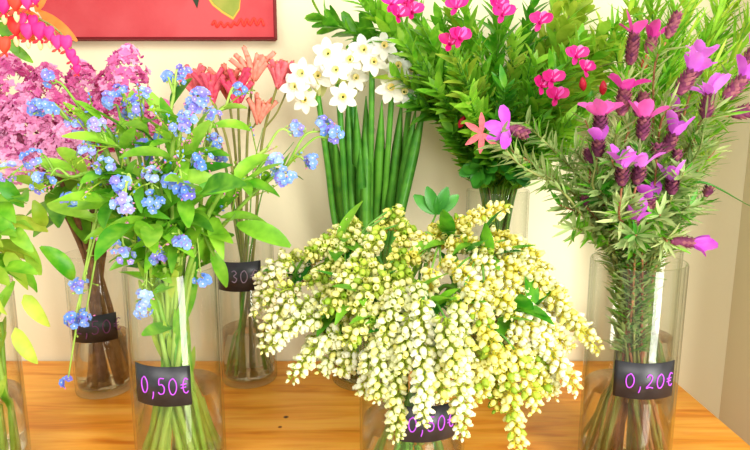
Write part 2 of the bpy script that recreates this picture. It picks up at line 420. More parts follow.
# ------------------------------------------------------------------ vases
STROKES = {
    '0': [[(.5, 1), (.15, .8), (.05, .4), (.25, .02), (.6, 0), (.88, .3), (.88, .7), (.6, .98), (.42, .98)]],
    ',': [[(.5, .12), (.45, -.1), (.25, -.35)]],
    '5': [[(.85, 1), (.3, .98), (.22, .6), (.55, .62), (.82, .4), (.7, .08), (.3, 0), (.08, .12)]],
    '3': [[(.12, .9), (.5, 1), (.78, .78), (.4, .54), (.8, .3), (.5, 0), (.1, .1)]],
    '2': [[(.12, .78), (.4, 1), (.75, .82), (.6, .45), (.1, .02), (.5, .08), (.9, .02)]],
    'E': [[(.95, .85), (.6, .95), (.35, .6), (.4, .15), (.7, 0), (.95, .12)], [(.05, .55), (.75, .6)], [(.05, .35), (.7, .4)]],
}
VASES = {}
def vase(key, u, v, r, H, water, label, lab=None, group='clear glass cylinder vases on the table', clip=None):
    c = tablept(u, v); x, y = c.x, c.y
    VASES[key] = (x, y, r, H, water)
    g = MB(); t = .0028; b = .010
    g.lathe([(.0001, 0), (r - .004, 0), (r - .001, .0015), (r, .005), (r, H * .5), (r, H - .002), (r - .0008, H - .0003), (r - t + .0008, H - .0003), (r - t, H - .002),
             (r - t, H * .5), (r - t, b + .006), (r - t - .002, b + .001), (r - t - .006, b), (.0001, b)], (x, y, TZ + .0004), 72, 0, False)
    root = thing('glass_vase', label, 'vase', (x, y, TZ), group)
    g.build('glass_body', ['glass'], root)
    w = MB(); ri = r - t - .0006
    w.lathe([(.0001, b + .0006), (ri - .006, b + .0006), (ri - .001, b + .004), (ri, b + .008), (ri, water - .001), (ri - .001, water), (.0001, water)], (x, y, TZ + .0004), 64)
    w.build('water', ['water'], root)
    if lab:
        a0, a1, z0, z1, txt, ink, tilt, sc, shift = lab
        view = math.atan2(-y, -x)          # azimuth from the vase to the camera
        A = lambda s, h: view + math.radians(a0 + (a1 - a0) * s)
        def S(s, h, off):
            w_ = A(s, h); rr = r + off
            return V((x + rr * math.cos(w_), y + rr * math.sin(w_), TZ + z0 + (z1 - z0) * h + tilt * (s - .5)))
        lb = MB(); n = 16
        vs = [S(i / n, h, .0008) for h in (0, 1) for i in range(n + 1)] + [S(i / n, h, .0001) for h in (0, 1) for i in range(n + 1)]
        k = n + 1; fs = []
        for i in range(n):
            fs += [(i, i + 1, k + i + 1, k + i), (i, 2 * k + i, 2 * k + i + 1, i + 1), (k + i, k + i + 1, 3 * k + i + 1, 3 * k + i)]
        fs += [(0, k, 3 * k, 2 * k), (n, 2 * k + n, 3 * k + n, k + n)]
        lb.add(vs, fs)
        lo = lb.build('price_label', ['label'], root)
        lo['label'] = 'black chalkboard price label'
        wr = MB(); arc = math.radians(a1 - a0) * r; hh = z1 - z0
        cx = shift; ch = .36 * sc
        for chh in txt:
            wd = (.1 if chh == ',' else .15) * sc
            for st in STROKES[chh]:
                pts = spline([S(cx + qx * wd * .85, .32 + qy * ch, .0011) for qx, qy in st], 5)
                wr.tube(pts, .00075, .00075, 5)
            cx += wd * 1.12
        if txt: wr.build('handwriting', [ink], lo)
    return root
# angle 0 faces the camera, positive to the right
vase('fmn', 183, 467, .052, .252, .106, 'clear vase of forget-me-nots with a black 0,50€ price label',
     (-55, 15, .106, .152, '0,50E', 'ink_purple', -.004, 1.1, .14))
vase('lav', 622, 465, .052, .258, .104, 'clear vase of lavender near the table edge with a violet-lettered label',
     (-17, 58, .112, .154, '0,20E', 'ink_purple', .002, 1.05, .18))
vase('pier', 411, 504, .056, .240, .101, 'clear vase almost hidden under the drooping cream bell flowers',
     (-12, 48, .106, .143, '0,50E', 'ink_purple', -.002, 1.1, .14))
vase('narc', 366, 378, .056, .236, .10, 'clear vase of white narcissus standing behind the cream bell flowers')
vase('paw', 250, 378, .0445, .235, .088, 'slim clear vase of kangaroo paws with a 0,30€ label, by the wall',
     (-70, 30, .160, .206, '0,30E', 'ink_grey', .002, 1.1, .10))
vase('lil', 106, 388, .0435, .220, .090, 'clear vase of woody lilac branches with a faded 2,50€ label',
     (-62, 30, .092, .134, '2,50E', 'ink_dim', .0, 1.3, .12))
vase('left', -22, 466, .057, .235, .09, 'clear vase cut by the frame, full of pale green stems')
vase('bush', 491, 379, .048, .312, .12, 'tall clear vase of pink-flowered leafy twigs behind the cream bells')
vase('feath', 641, 381, .044, .24, .08, 'clear vase hidden behind the lavender vase, holding feathery green sprays',
     (-66, -12, .128, .158, '', 'ink_grey', 0, 1, .2))

def inside(key, fr=.6, ang=None, z=.0125):
    x, y, r, H, w = VASES[key]
    a = rnd(0, 6.283) if ang is None else ang
    q = (r - .008) * fr
    return V((x + q * math.cos(a), y + q * math.sin(a), TZ + z))
def route(key, target, lift=.05, base_fr=.6, rim_fr=.72, jit=.35, rr=.004):
    """control points: bottom of the vase, its rim, an arch, the target"""
    x, y, r, H, w = VASES[key]
    a = math.atan2(target.y - y, target.x - x) + rnd(-jit, jit)
    spread = min(1, V((target.x - x, target.y - y, 0)).length / .12)
    q = (r - .004 - rr) * rim_fr * max(.35, spread) * rnd(.75, 1)
    rim = V((x + q * math.cos(a), y + q * math.sin(a), TZ + H))
    bs = inside(key, min(.95, base_fr * rnd(.6, 1.5)), a + math.pi + rnd(-1.3, 1.3))
    mid = bs.lerp(rim, .5) + V((rnd(-.004, .004), rnd(-.004, .004), 0))
    d = target - rim
    m2 = rim + V((d.x * .38, d.y * .38, max(d.z * .5, 0) + lift))
    return [bs, mid, rim, m2, target]

# ------------------------------------------------------------------ forget-me-nots
def cluster(mb, c, out, rad, n, petal=.0042):
    """a loose head of five-petalled florets round c"""
    n = int(n * 1.9)
    for i in range(n):
        d = (rv() + out * .9 + UP * .15).normalized()
        p = c + d * rad * rnd(.55, 1.05)
        f = (d + V((0, -.5, .15))).normalized()
        mm = {0: 0 if R.random() < .66 else 2, 1: 1}
        mb.tmpl(FL5, p, f, petal * rnd(.75, 1.1), rnd(0, 6), mm)
    for i in range(max(3, n // 3)):
        d = rv(); mb.tmpl(BUD, c + d * rad * rnd(.6, 1.2), d, petal * .35, 0, {0: 3})
FMAT = ['blue', 'eye', 'blue_violet', 'bud_pink', 'stem_pale']
def fmn(targets, tail, Y=.63, leaves=3, lift=.05, r=.0034, key='fmn', leafL=.05, n=7, rad=.010, leafq=(.45, .9), hang=False):
    tg = [P(u, v, Y + rnd(-.01, .01)) for u, v in targets]
    main = sum(tg, V((0, 0, 0))) / len(tg)
    cps = route(key, main, lift, rr=r)
    node = cps[3].lerp(main, .55) + V((0, 0, .004))
    if hang: node = cps[3]
    body = spline(cps[:4] + ([node] if not hang else []), 7)
    root = thing('forget_me_not', 'forget-me-not stem ' + tail, 'flower', cps[0], 'forget-me-nots in the front vase')
    mb = MB(); mb.tube(body, r, r * .55, 7)
    for t in tg:
        d = t - body[-1]
        m = body[-1] + d * .5 + UP * (.012 if not hang else .02) + rv() * .004
        tw = spline([body[-1], m, t - d.normalized() * .004 + (UP * -.003)], 6); mb.tube(tw, r * .5, r * .28, 5)
        for k in range(3):          # tiny side buds under the head
            p, td = along(tw, rnd(.5, .95)); q = (rv() + td).normalized()
            mb.tube([p, p + q * .006], .0006, .0005, 4); mb.tmpl(BUD, p + q * .0075, q, .0021, 0, {0: 0})
    mb.build('stem', ['stem_pale'], root)
    for t in tg:
        fb = MB(); cluster(fb, t, V((0, -.6, .3)), rad * rnd(.8, 1.15), int(n * rnd(.8, 1.3))); fb.build('flower_head', FMAT, root)
    lb = MB()
    for k in range(3):
        p, td = along(body, rnd(.2, .42)); d = (td * 2.2 + rv() * .5).normalized()
        lb.leaf(p, d, V((0, -1, 0)) + rv() * .5, rnd(.04, .06), rnd(.007, .011), rnd(-.1, .2), .3, 5, 0, 'oval')
    lb.build('submerged_leaves', [R.choice(['leaf_bright', 'leaf_lime', 'leaf_yellow'])], root)
    for k in range(2 if hang else 4):     # thin budding side stalks
        bb = MB()
        p, td = along(body, rnd(.62, .97)); d = (rv() + td * .9 + UP * .5 + V((0, -.3, 0))).normalized(); l_ = rnd(.025, .05)
        pts = spline([p, p + d * l_ * .6, p + d * l_ + UP * rnd(-.008, .004)], 5); bb.tube(pts, .0009, .0006, 4)
        for j in range(6):
            e, t2 = along(pts, .45 + j * .1); q_ = (rv() + t2 * .3).normalized(); bb.tmpl(BUD, e + q_ * .0025, q_, .0020, 0, {0: R.choice((0, 0, 1, 2))})
        bb.build('bud_stalk', ['leaf_yellow', 'bud_pink', 'blue'], root)
    for k in range(leaves):
        lb = MB(); q = leafq[0] + (leafq[1] - leafq[0]) * (k + rnd(.1, .9)) / leaves
        p, td = along(body, q)
        sd = (rv() * .8 + V((rnd(-1, 1), -.5, .1)) + td * .8).normalized()
        LL = leafL * rnd(.6, 1.15)
        lb.leaf(p, sd, (UP + V((0, -.6, 0)) + rv() * .4), LL, LL * rnd(.22, .38), rnd(0, 1.5), rnd(.15, .5), 7, 0, R.choice(['oval', 'tear']), rnd(-.9, .9))
        lb.build('leaf', [R.choice(['leaf_bright', 'leaf_bright', 'leaf_lime', 'leaf_mid'])], root)
    return root
FM = [
    (dict(targets=[(49, 78), (76, 126)], Y=.64), 'with its top head against the pink lilac below the bleeding hearts'),
    (dict(targets=[(35, 108), (46, 107)], Y=.62), 'with twin pale blue heads over the leftmost lilac'),
    (dict(targets=[(142, 97), (134, 108)], Y=.63), 'with a bright blue head beside the tallest lilac plume'),
    (dict(targets=[(110, 100), (112, 135)], Y=.66), 'with two heads, one above the other, over mid lilac'),
    (dict(targets=[(168, 76), (184, 72), (178, 80)], Y=.70, rad=.008), 'reaching highest, violet-blue heads just under the painting'),
    (dict(targets=[(200, 97), (194, 107)], Y=.62, n=12), 'with a dense blue head before the red kangaroo paws'),
    (dict(targets=[(188, 120), (181, 130)], Y=.60), 'with blue heads just below the red kangaroo paws'),
    (dict(targets=[(213, 116)], Y=.66), 'with one small head right of the dense blue head'),
    (dict(targets=[(240, 90)], Y=.72), 'with a lone blue head touching the pink kangaroo paws'),
    (dict(targets=[(6, 172), (33, 160)], Y=.60, lift=.03), 'with heads beside the broad yellow-green leaves at far left'),
    (dict(targets=[(42, 182)], Y=.58, lift=.05), 'with a round head over the left-hand broad leaves'),
    (dict(targets=[(120, 186), (123, 204)], Y=.56, n=12), 'with large blue heads low at the middle of the foliage'),
    (dict(targets=[(152, 175), (153, 202)], Y=.57), 'with two heads stacked above the vase rim'),
    (dict(targets=[(171, 182), (184, 191)], Y=.57, n=12), 'with a wide blue head right above the big bright leaf'),
    (dict(targets=[(201, 161)], Y=.60), 'with a pinkish head left of the kangaroo paw stems'),
    (dict(targets=[(284, 178), (275, 162)], Y=.62, leaves=6, lift=.03, r=.0042, leafL=.06, n=14, leafq=(.62, 1)), 'leaning right with big leaves and a head by the wall'),
    (dict(targets=[(296, 129)], Y=.68, leaves=3, lift=.02), 'with a small head under the narcissus flowers'),
    (dict(targets=[(324, 126), (334, 134), (312, 162)], Y=.66, leaves=5, lift=.0, leafL=.035, leafq=(.75, 1)), 'reaching furthest toward the narcissus stems'),
    (dict(targets=[(80, 286), (73, 320), (84, 318)], Y=.62, leaves=2, lift=.10, hang=True), 'bending down over the label of the lilac vase'),
    (dict(targets=[(67, 382)], Y=.63, leaves=1, lift=.12, hang=True, n=5, rad=.006), 'hanging lowest with pink buds before the wooden table'),
    (dict(targets=[(112, 246), (124, 256)], Y=.57, lift=.05), 'with drooping heads at the left of the vase rim'),
    (dict(targets=[(145, 297), (143, 309)], Y=.575, lift=.06, hang=True, r=.002), 'drooping in front of the glass under the rim'),
    (dict(targets=[(159, 259), (150, 240)], Y=.585, lift=.02), 'with a tiny head just over the rim centre'),
    (dict(targets=[(182, 244)], Y=.58, lift=.02), 'with a lilac-blue head above the white glass reflection'),
    (dict(targets=[(202, 280)], Y=.59, lift=.05, hang=True, r=.002), 'with a small head at the rim beside the kangaroo paw label'),
    (dict(targets=[(96, 126), (88, 152)], Y=.60), 'with faded heads between the broad leaves and the lilac'),
    (dict(targets=[(147, 148), (161, 139)], Y=.64), 'with small heads in the middle of the bunch'),
    (dict(targets=[(128, 113), (122, 95)], Y=.68), 'with sparse heads crossing the centre lilac plume'),
    (dict(targets=[(216, 141), (222, 160)], Y=.66), 'with sparse budding heads before the slim vase stems'),
    (dict(targets=[(105, 166), (70, 200)], Y=.58), 'with long pale stalks over the lower left leaves'),
]
for kw, tail in FM:
    kw.setdefault('leaves', 5)
    fmn(tail=tail, **kw)
# leafy shoots without flowers filling the same vase
def shoot(key, tg, name, label, cat, group, Y, leaves, leafL, lw, mats, stem='stem_pale', r=.003, lift=.03, q0=.5, prof='oval', droop=.6):
    t = P(tg[0], tg[1], Y); cps = route(key, t, lift, rr=r); body = spline(cps, 6)
    root = thing(name, label, cat, cps[0], group)
    mb = MB(); mb.tube(body, r, r * .45, 7)
    if key == 'fmn' and tg[1] > 240: leafL *= .7; mb.build('stem', [stem], root)
    for k in range(leaves):
        lb = MB(); q = q0 + (1 - q0) * (k + .6) / leaves
        p, td = along(body, min(q, .995)); w = k * 2.4
        o = td.orthogonal().normalized(); o = Quaternion(td, w) @ o
        d = (o + td * .7 + V((0, -.25, 0))).normalized() if k < leaves - 1 else td
        LL = leafL * rnd(.7, 1.15)
        lb.leaf(p, d, UP + V((0, -.7, 0)) + rv() * .3, LL, LL * lw * rnd(.85, 1.15), rnd(.2, 1.3) * droop, rnd(.15, .5), 7, 0, R.choice(['oval', 'tear']), rnd(-.8, .8))
        lb.build('leaf', [R.choice(mats)], root)
    return root
for (u, v, Y, tail) in [(205, 190, .57, 'with a big bright leaf under the wide blue head'), (130, 225, .56, 'with wide leaves left of the rim centre'),
                        (100, 200, .58, 'spreading over the lower left of the bunch'), (240, 225, .62, 'with leaves before the slim vase stems'),
                        (155, 225, .58, 'standing upright in the bunch centre'), (185, 165, .64, 'standing behind the large blue heads'),
                        (214, 256, .62, 'with a flat leaf beside the 0,30€ label'), (70, 170, .62, 'between the lilac and the broad yellow leaves')]:
    shoot('fmn', (u, v), 'leafy_shoot', 'flowerless leafy green shoot ' + tail, 'foliage stem', 'flowerless shoots in the front vase', Y, 8, .058, .36,
          ['leaf_bright', 'leaf_lime', 'leaf_bright', 'leaf_mid'], r=.0035, lift=.03 if v < 240 else .06, q0=.52)

# ------------------------------------------------------------------ far left greens
for i, (u, v, Y, n, tail) in enumerate([(12, 178, .62, 7, 'topmost, with a broad yellow-green leaf under the lilac'), (52, 205, .63, 7, 'reaching right toward the forget-me-nots'),
                     (45, 250, .62, 7, 'with a long hanging leaf left of the lilac vase'), (8, 255, .60, 8, 'curling round at the frame edge'),
                     (28, 300, .58, 8, 'drooping over the rim of its vase'), (-15, 210, .62, 8, 'mostly outside the frame, upper one'),
                     (20, 340, .57, 5, 'with one leaf hanging against the glass'), (-10, 290, .56, 7, 'leaning toward the camera at the rim')]):
    shoot('left', (u, v), 'broad_leaved_shoot', 'broad-leaved green stem ' + tail, 'foliage stem', 'broad-leaved stems at far left', Y, n + 2, .050, .36,
          ['leaf_lime', 'leaf_bright', 'leaf_yellow'], r=.0036, lift=.05, q0=.5, droop=1.1)

for i in range(11):
    x, y, r_, H_, w_ = VASES['left']; a = rnd(-1.9, .9); q = (r_ - .009)
    top_ = V((x + q * .7 * math.cos(a + rnd(-.5, .5)), y + q * .7 * math.sin(a), TZ + rnd(.12, .22)))
    bs = inside('left', .9, a + rnd(-1.2, 1.2)); mb = MB()
    pts = spline([bs, bs.lerp(top_, .5) + rv() * .004, top_], 5); mb.tube(pts, .0036, .003, 7)
    root = thing('cut_shoot', 'pale green shoot standing inside the far left vase, its top hidden by leaves', 'foliage stem', bs, 'pale shoots in the far left vase')
    mb.build('stem', ['stem_pale'], root); lb = MB()
    for k in range(3):
        p, td = along(pts, rnd(.2, .9)); lb.leaf(p, td * 2 + rv() * .8, V((0, -1, 0)), rnd(.03, .045), .009, .2, .3, 5, 0, 'oval')
    lb.build('leaves', [R.choice(['leaf_yellow', 'leaf_lime'])], root)

# ------------------------------------------------------------------ lilac
def lilac(parts, tail, Y, mats):
    tg = [P(u, v, Y) for u, v, *_ in parts]
    main = sum(tg, V((0, 0, 0))) / len(tg)
    cps = route('lil', main, .03, rr=.006, rim_fr=.6)
    node = cps[3].lerp(main, .35); body = spline(cps[:3] + [node], 6)
    root = thing('lilac_branch', 'woody branch of pink lilac ' + tail, 'flower', cps[0], 'lilac branches')
    mb = MB(); mb.tube(body, .0055, .003, 8)
    for (u, v, ru, rl, ang), t in zip(parts, tg):
        mb.tube(spline([body[-1], body[-1].lerp(t, .5) + rv() * .006, t], 5), .0028, .0012, 6)
    mb.build('branch', ['stem_brown'], root)
    for (u, v, ru, rl, ang), t in zip(parts, tg):
        fb = MB(); px = .00155
        ax = V((math.sin(math.radians(ang)), 0, math.cos(math.radians(ang))))
        n = int(ru * rl * .48)
        for k in range(n):
            d = rv(); h = rnd(-1, 1); rad = math.sqrt(max(0, 1 - h * h)) * (1 - .35 * h)
            d = (d - ax * d.dot(ax)).normalized()
            if d.y > .35: d.y *= -1
            lump = 1 + .14 * math.sin(h * 9 + d.x * 5) + .08 * math.sin(d.x * 14)
            p = t + ax * h * rl * px + d * rad * ru * px * lump * rnd(.86, 1.04)
            f = (d + ax * (.4 + .5 * h) + rv() * .45).normalized()
            fb.tmpl(FL4, p, f, .0062 * rnd(.8, 1.15), rnd(0, 3), {0: R.choice((0, 0, 2)), 1: 1})
        for k in range(int(n * .12)):
            d = rv(); fb.tmpl(BUD, t + ax * d.z * rl * px + V((d.x, -abs(d.y), 0)) * ru * px * 1.02, d, .003, 0, {0: 1})
        o = fb.build('flower_panicle', mats, root)
    for k in range(2):
        lb = MB(); p, td = along(body, rnd(.75, .98))
        lb.leaf(p, (rv() + V((0, -.6, 0))).normalized(), UP, .06, .034, .6, .2, 7, 0, 'tear'); lb.build('leaf', ['leaf_mid'], root)
A, B = ['lilac_a', 'lilac_c', 'lilac_p'], ['lilac_b', 'lilac_c', 'lilac_p']
lilac([(126, 80, 19, 28, 10), (108, 122, 20, 24, -10)], 'with the tallest plume, under the painting corner', .80, A)
lilac([(90, 92, 17, 26, -15), (86, 128, 22, 24, 0)], 'with mid plume right of the lowest bleeding hearts', .82, A)
lilac([(52, 96, 21, 26, -5)], 'directly below the bleeding heart flowers', .80, A)
lilac([(16, 86, 20, 26, -10)], 'topmost plume at far left', .80, A)
lilac([(30, 128, 26, 26, 0)], 'in the centre of the left mass', .77, B)
lilac([(2, 122, 20, 30, -20)], 'cut by the frame edge', .78, B)
lilac([(66, 148, 22, 20, 10), (12, 160, 24, 18, 0)], 'lowest, above the broad green leaves', .75, B)
lilac([(158, 116, 17, 16, 30), (146, 130, 14, 14, 30)], 'small plume behind the red kangaroo paws', .88, A)

# ------------------------------------------------------------------ kangaroo paws
def paw(heads, tail, Y, mat, lean=0):
    tg = [P(u, v, Y) for u, v, *_ in heads]
    cps = route('paw', tg[0], 0.03, rim_fr=.7, rr=.003)
    body = spline(cps, 7)
    root = thing('kangaroo_paw', 'kangaroo paw stem ' + tail, 'flower', cps[0], 'kangaroo paws in the slim vase')
    mb = MB(); mb.tube(body, .0030, .0018, 7)
    for t in tg[1:]:
        p, td = along(body, .8); mb.tube(spline([p, p.lerp(t, .5) + V((0, 0, -.008)), t], 5), .0016, .0013, 5)
    mb.build('stem', ['stem_olive'], root)
    for (u, v, n, fan, L, dirx), t in zip(heads, tg):
        fb = MB()
        n += 4 if n > 3 else 0; L *= 1.05
        for k in range(n):
            s = (k + .5) / n * 2 - 1
            d = V((dirx + s * fan, rnd(-.5, .3), 1)).normalized()
            b = t + V((s * .004, rnd(-.003, .003), -.008 + rnd(-.006, .012)))
            LL = L * rnd(.75, 1.1)
            sd = V((s, rnd(-.3, .3), 0))
            pts = spline([b, b + d * LL * .5, b + d * LL + sd * LL * .22], 4)
            rr_ = lambda q: .0015 + .0031 * math.sin(min(1, q * 1.25) * math.pi * .72)
            fb.tube(pts, rr_, None, 6, 0)
            e, td = along(pts, .999)
            for j in range(5):          # the split, curling tip
                dd = (td + rv() * .8 + sd * .4).normalized(); fb.leaf(e - td * .002, dd, UP, .0055, .0026, .9, .2, 3, 1, 'x')
        fb.build('flower_head', [mat, 'paw_tip'], root)
paw([(253, 76, 9, .75, .034, 0), (258, 118, 6, .45, .032, .25)], 'with a fan of salmon flowers below the painting corner', .87, 'paw_pink')
paw([(279, 80, 7, .28, .036, .12), (289, 86, 2, .2, .024, .7)], 'standing rightmost with a narrow crimson head', .86, 'paw_red')
paw([(228, 92, 10, .6, .038, .05)], 'with a pink-red head left of the salmon fan', .87, 'paw_pink')
paw([(212, 96, 9, .5, .034, -.1)], 'with a crimson head over the dense blue forget-me-not', .85, 'paw_red')
paw([(196, 86, 7, .6, .026, -.2)], 'with a small head beside the highest forget-me-nots', .88, 'paw_red')
paw([(238, 98, 6, .4, .036, .1)], 'with a red head behind the lone blue forget-me-not', .84, 'paw_red')
for (u, v, tail) in [(263, 128, 'thin one by the crimson paw'), (294, 142, 'thin one leaning toward the narcissus'), (208, 128, 'thin one behind the forget-me-nots')]:
    t = P(u, v, .87); cps = route('paw', t, .02); body = spline(cps, 6)
    mb = MB(); w0 = along(body, .0)[1]
    mb.tube(body, .0022, .0005, 6); tag(mb.build('grass_blade', ['stem_green'], None, cps[0]), 'narrow green blade, ' + tail, 'foliage stem', 'blades in the slim vase')

# ------------------------------------------------------------------ narcissus
def narc(u, v, flowers, tail, Y=.87, buds=2):
    t = P(u, v, Y); x, y, r, H, w = VASES['narc']
    ur = 366 + (u - 366) * .62
    rim = P(ur, 236, y + rnd(-.03, .03)); rim.z = TZ + H
    rim.x = min(max(rim.x, x - r + .012), x + r - .012)
    bs = inside('narc', rnd(.1, .7)); body = spline([bs, rim, rim.lerp(t, .55) + V((0, 0, .0)), t], 8)
    root = thing('narcissus', 'white narcissus stem ' + tail, 'flower', bs, 'narcissus in the back vase')
    mb = MB(); mb.tube(body, .0052, .0042, 8); mb.build('stem', ['stem_narc'], root)
    sp = MB(); sp.leaf(t - UP * .004, V((rnd(-.4, .4), -.2, 1)), V((0, -1, 0)), .04, .018, .3, .5, 6, 0, 'tear')
    sp.leaf(t - UP * .004, V((rnd(-.4, .4), .3, 1)), V((0, -1, 0)), .035, .014, .3, .5, 6, 0, 'tear'); sp.build('spathe', ['spathe'], root)
    for (fu, fv) in flowers:
        c = P(fu, fv, Y - .012 + rnd(-.012, .012)); fb = MB()
        d = c - t; f = V((d.x * 8, -1, d.z * 3 + .1)).normalized()
        fb.tmpl(NARC, c, f, .0215 * rnd(.9, 1.1), rnd(0, 1))
        fb.tube(spline([t, t.lerp(c, .5) + UP * .004, c - f * .018], 4), .0016, .0014, 5, 2)
        fb.build('flower', ['white', 'corona', 'stem_pale'], root)
    for k in range(buds):
        q = V((rnd(-1, 1), rnd(-.6, .4), rnd(.3, 1))).normalized(); fb = MB()
        fb.tube([t, t + q * .016], .0014, .0014, 5, 1); fb.tmpl(BUD, t + q * .026, q, .011, 0); fb.build('bud', ['white', 'spathe'], root)
narc(318, 96, [(295, 87), (305, 100), (302, 74), (318, 76)], 'leaning left with open blooms over the wall', .86)
narc(338, 84, [(336, 70), (343, 97), (328, 54), (350, 60)], 'with the largest star bloom facing forward', .85)
narc(372, 72, [(374, 62), (364, 50), (384, 46)], 'in the middle, blooms touching the bush twigs', .86)
narc(392, 92, [(391, 88), (404, 92), (398, 66)], 'with a side-turned bloom under the olive leaves', .86)
narc(412, 88, [(412, 70), (402, 58)], 'half hidden by the bush leaves at its right', .88, 3)
narc(352, 98, [(356, 78)], 'slim, between the star bloom and the middle one', .89, 2)
for (u, v, tail) in [(334, 132, 'leftmost of the bunch'), (328, 118, 'leftmost short one behind'), (347, 92, 'tall one under the star bloom'), (360, 148, 'short one in the middle gap'), (366, 96, 'tall one by the middle stem'),
                     (382, 100, 'just right of the middle stem'), (402, 98, 'beside the side-turned bloom stem'), (426, 98, 'rightmost and curving outward'), (416, 108, 'second from the outward curving one'), (356, 104, 'upright one in the centre left')]:
    Y = rnd(.85, .9); t = P(u, v, Y); x, y, r, H, w = VASES['narc']
    rim = P(366 + (u - 366) * .62, 236, y + rnd(-.03, .03)); rim.z = TZ + H; rim.x = min(max(rim.x, x - r + .012), x + r - .012)
    bs = inside('narc', rnd(.1, .6)); body = spline([bs, rim, rim.lerp(t, .5) + V((0, 0, 0)), t], 7)
    mb = MB(); n = len(body); vs = []
    for i, p in enumerate(body):       # thick strap leaf with a shallow channel
        q = i / (n - 1); w_ = .0080 * (1 - max(0, q - .75) ** 1.2 * 5) + .0003; tk = .0016
        vs += [p + V((-w_, 0, 0)), p + V((0, .002, 0)), p + V((w_, 0, 0)), p + V((0, -tk + .001, 0))]
    fs = [(i * 4 + k, i * 4 + (k + 1) % 4, i * 4 + 4 + (k + 1) % 4, i * 4 + 4 + k) for i in range(n - 1) for k in range(4)]
    mb.add(vs, fs + [(0, 1, 2, 3), tuple(range(n * 4 - 4, n * 4))])
    tag(mb.build('narcissus_foliage', ['stem_narc'], None, bs), 'dark green strap leaf of narcissus, ' + tail, 'leaf', 'narcissus strap leaves')['kind'] = 'thing'

# ------------------------------------------------------------------ pink-flowered bush
def polyflower(c, root, s=1.0, facing=None):
    fb = MB(); f = facing or V((rnd(-.6, .6), -1, rnd(-.1, .4)))
    f.normalize(); sd = f.cross(UP).normalized(); up = sd.cross(f)
    for k, (w, LL, ww, m) in enumerate([(-1.1, .022, .016, 0), (1.1, .022, .016, 0), (-.45, .018, .013, 1), (.5, .018, .013, 0), (2.7, .017, .010, 0)]):
        d = up * math.cos(w) + sd * math.sin(w) + f * .35
        fb.leaf(c, d, f, LL * s, ww * s, rnd(-.2, .5), .35, 5, m, 'petal')
    fb.tube([c, c + (f - up * .4) * .012 * s], .0032 * s, .0012 * s, 6, 0)
    fb.build('flower', ['magenta', 'magenta_pale'], root)
def bush_twig(u, v, tail, Y=.88, flowers=(), buds=(), leaf='leaf_bright', leafL=.047, lw=.33, dens=1.0, lift=.0, q0=.5, key='bush'):
    t = P(u, v, Y); cps = route(key, t, lift, rr=.003); body = spline(cps, 8)
    root = thing('leafy_twig', 'leafy green twig ' + tail, 'foliage stem', cps[0], 'twigs of the pink-flowered bush')
    mb = MB(); mb.tube(body, .0024, .0010, 6)
    for p_ in flowers + buds:
        c = P(p_[0], p_[1], Y - .03); a, td = along(body, .85); mb.tube(spline([a, a.lerp(c, .5) + UP * .006, c], 4), .0009, .0007, 4)
    mb.build('stem', ['stem_green' if leaf != 'leaf_yellow' else 'stem_olive'], root)
    L = sum((body[i + 1] - body[i]).length for i in range(len(body) - 1)) * (1 - q0)
    n = int(L / .0033 * dens); lb = MB()
    for k in range(n):
        q = q0 + (1 - q0) * (k + .5) / n; p, td = along(body, min(q, .998)); w = k * 2.4 + rnd(-.3, .3)
        o = td.orthogonal().normalized(); o = Quaternion(td, w) @ o
        d = (o * rnd(.6, 1) + td * 1.05 + V((0, -.15, 0))).normalized()
        LL = leafL * rnd(.65, 1.1) * (1 if q < .9 else .75)
        lb.leaf(p, d, (td + UP * .4 + V((0, -.4, 0)) + rv() * .3), LL, LL * lw * rnd(.85, 1.15), rnd(-.1, .6), .22, 4, 0 if R.random() < .7 else 1, 'tear' if lw < .4 else 'petal')
    second = {'leaf_bright': 'leaf_lime', 'leaf_mid': 'leaf_bright', 'leaf_lime': 'leaf_yellow', 'leaf_yellow': 'leaf_lime', 'leaf_dark': 'leaf_mid'}[leaf]
    lb.build('leaves', [leaf, second], root)
    for p_ in flowers: polyflower(P(p_[0], p_[1], Y - .035), root, .8)
    for p_ in buds:
        bb = MB(); bb.tmpl(BUD, P(p_[0], p_[1], Y - .035), V((rnd(-.5, .5), -.3, 1)), .0095); bb.build('bud', ['bud_red'], root)
    return root
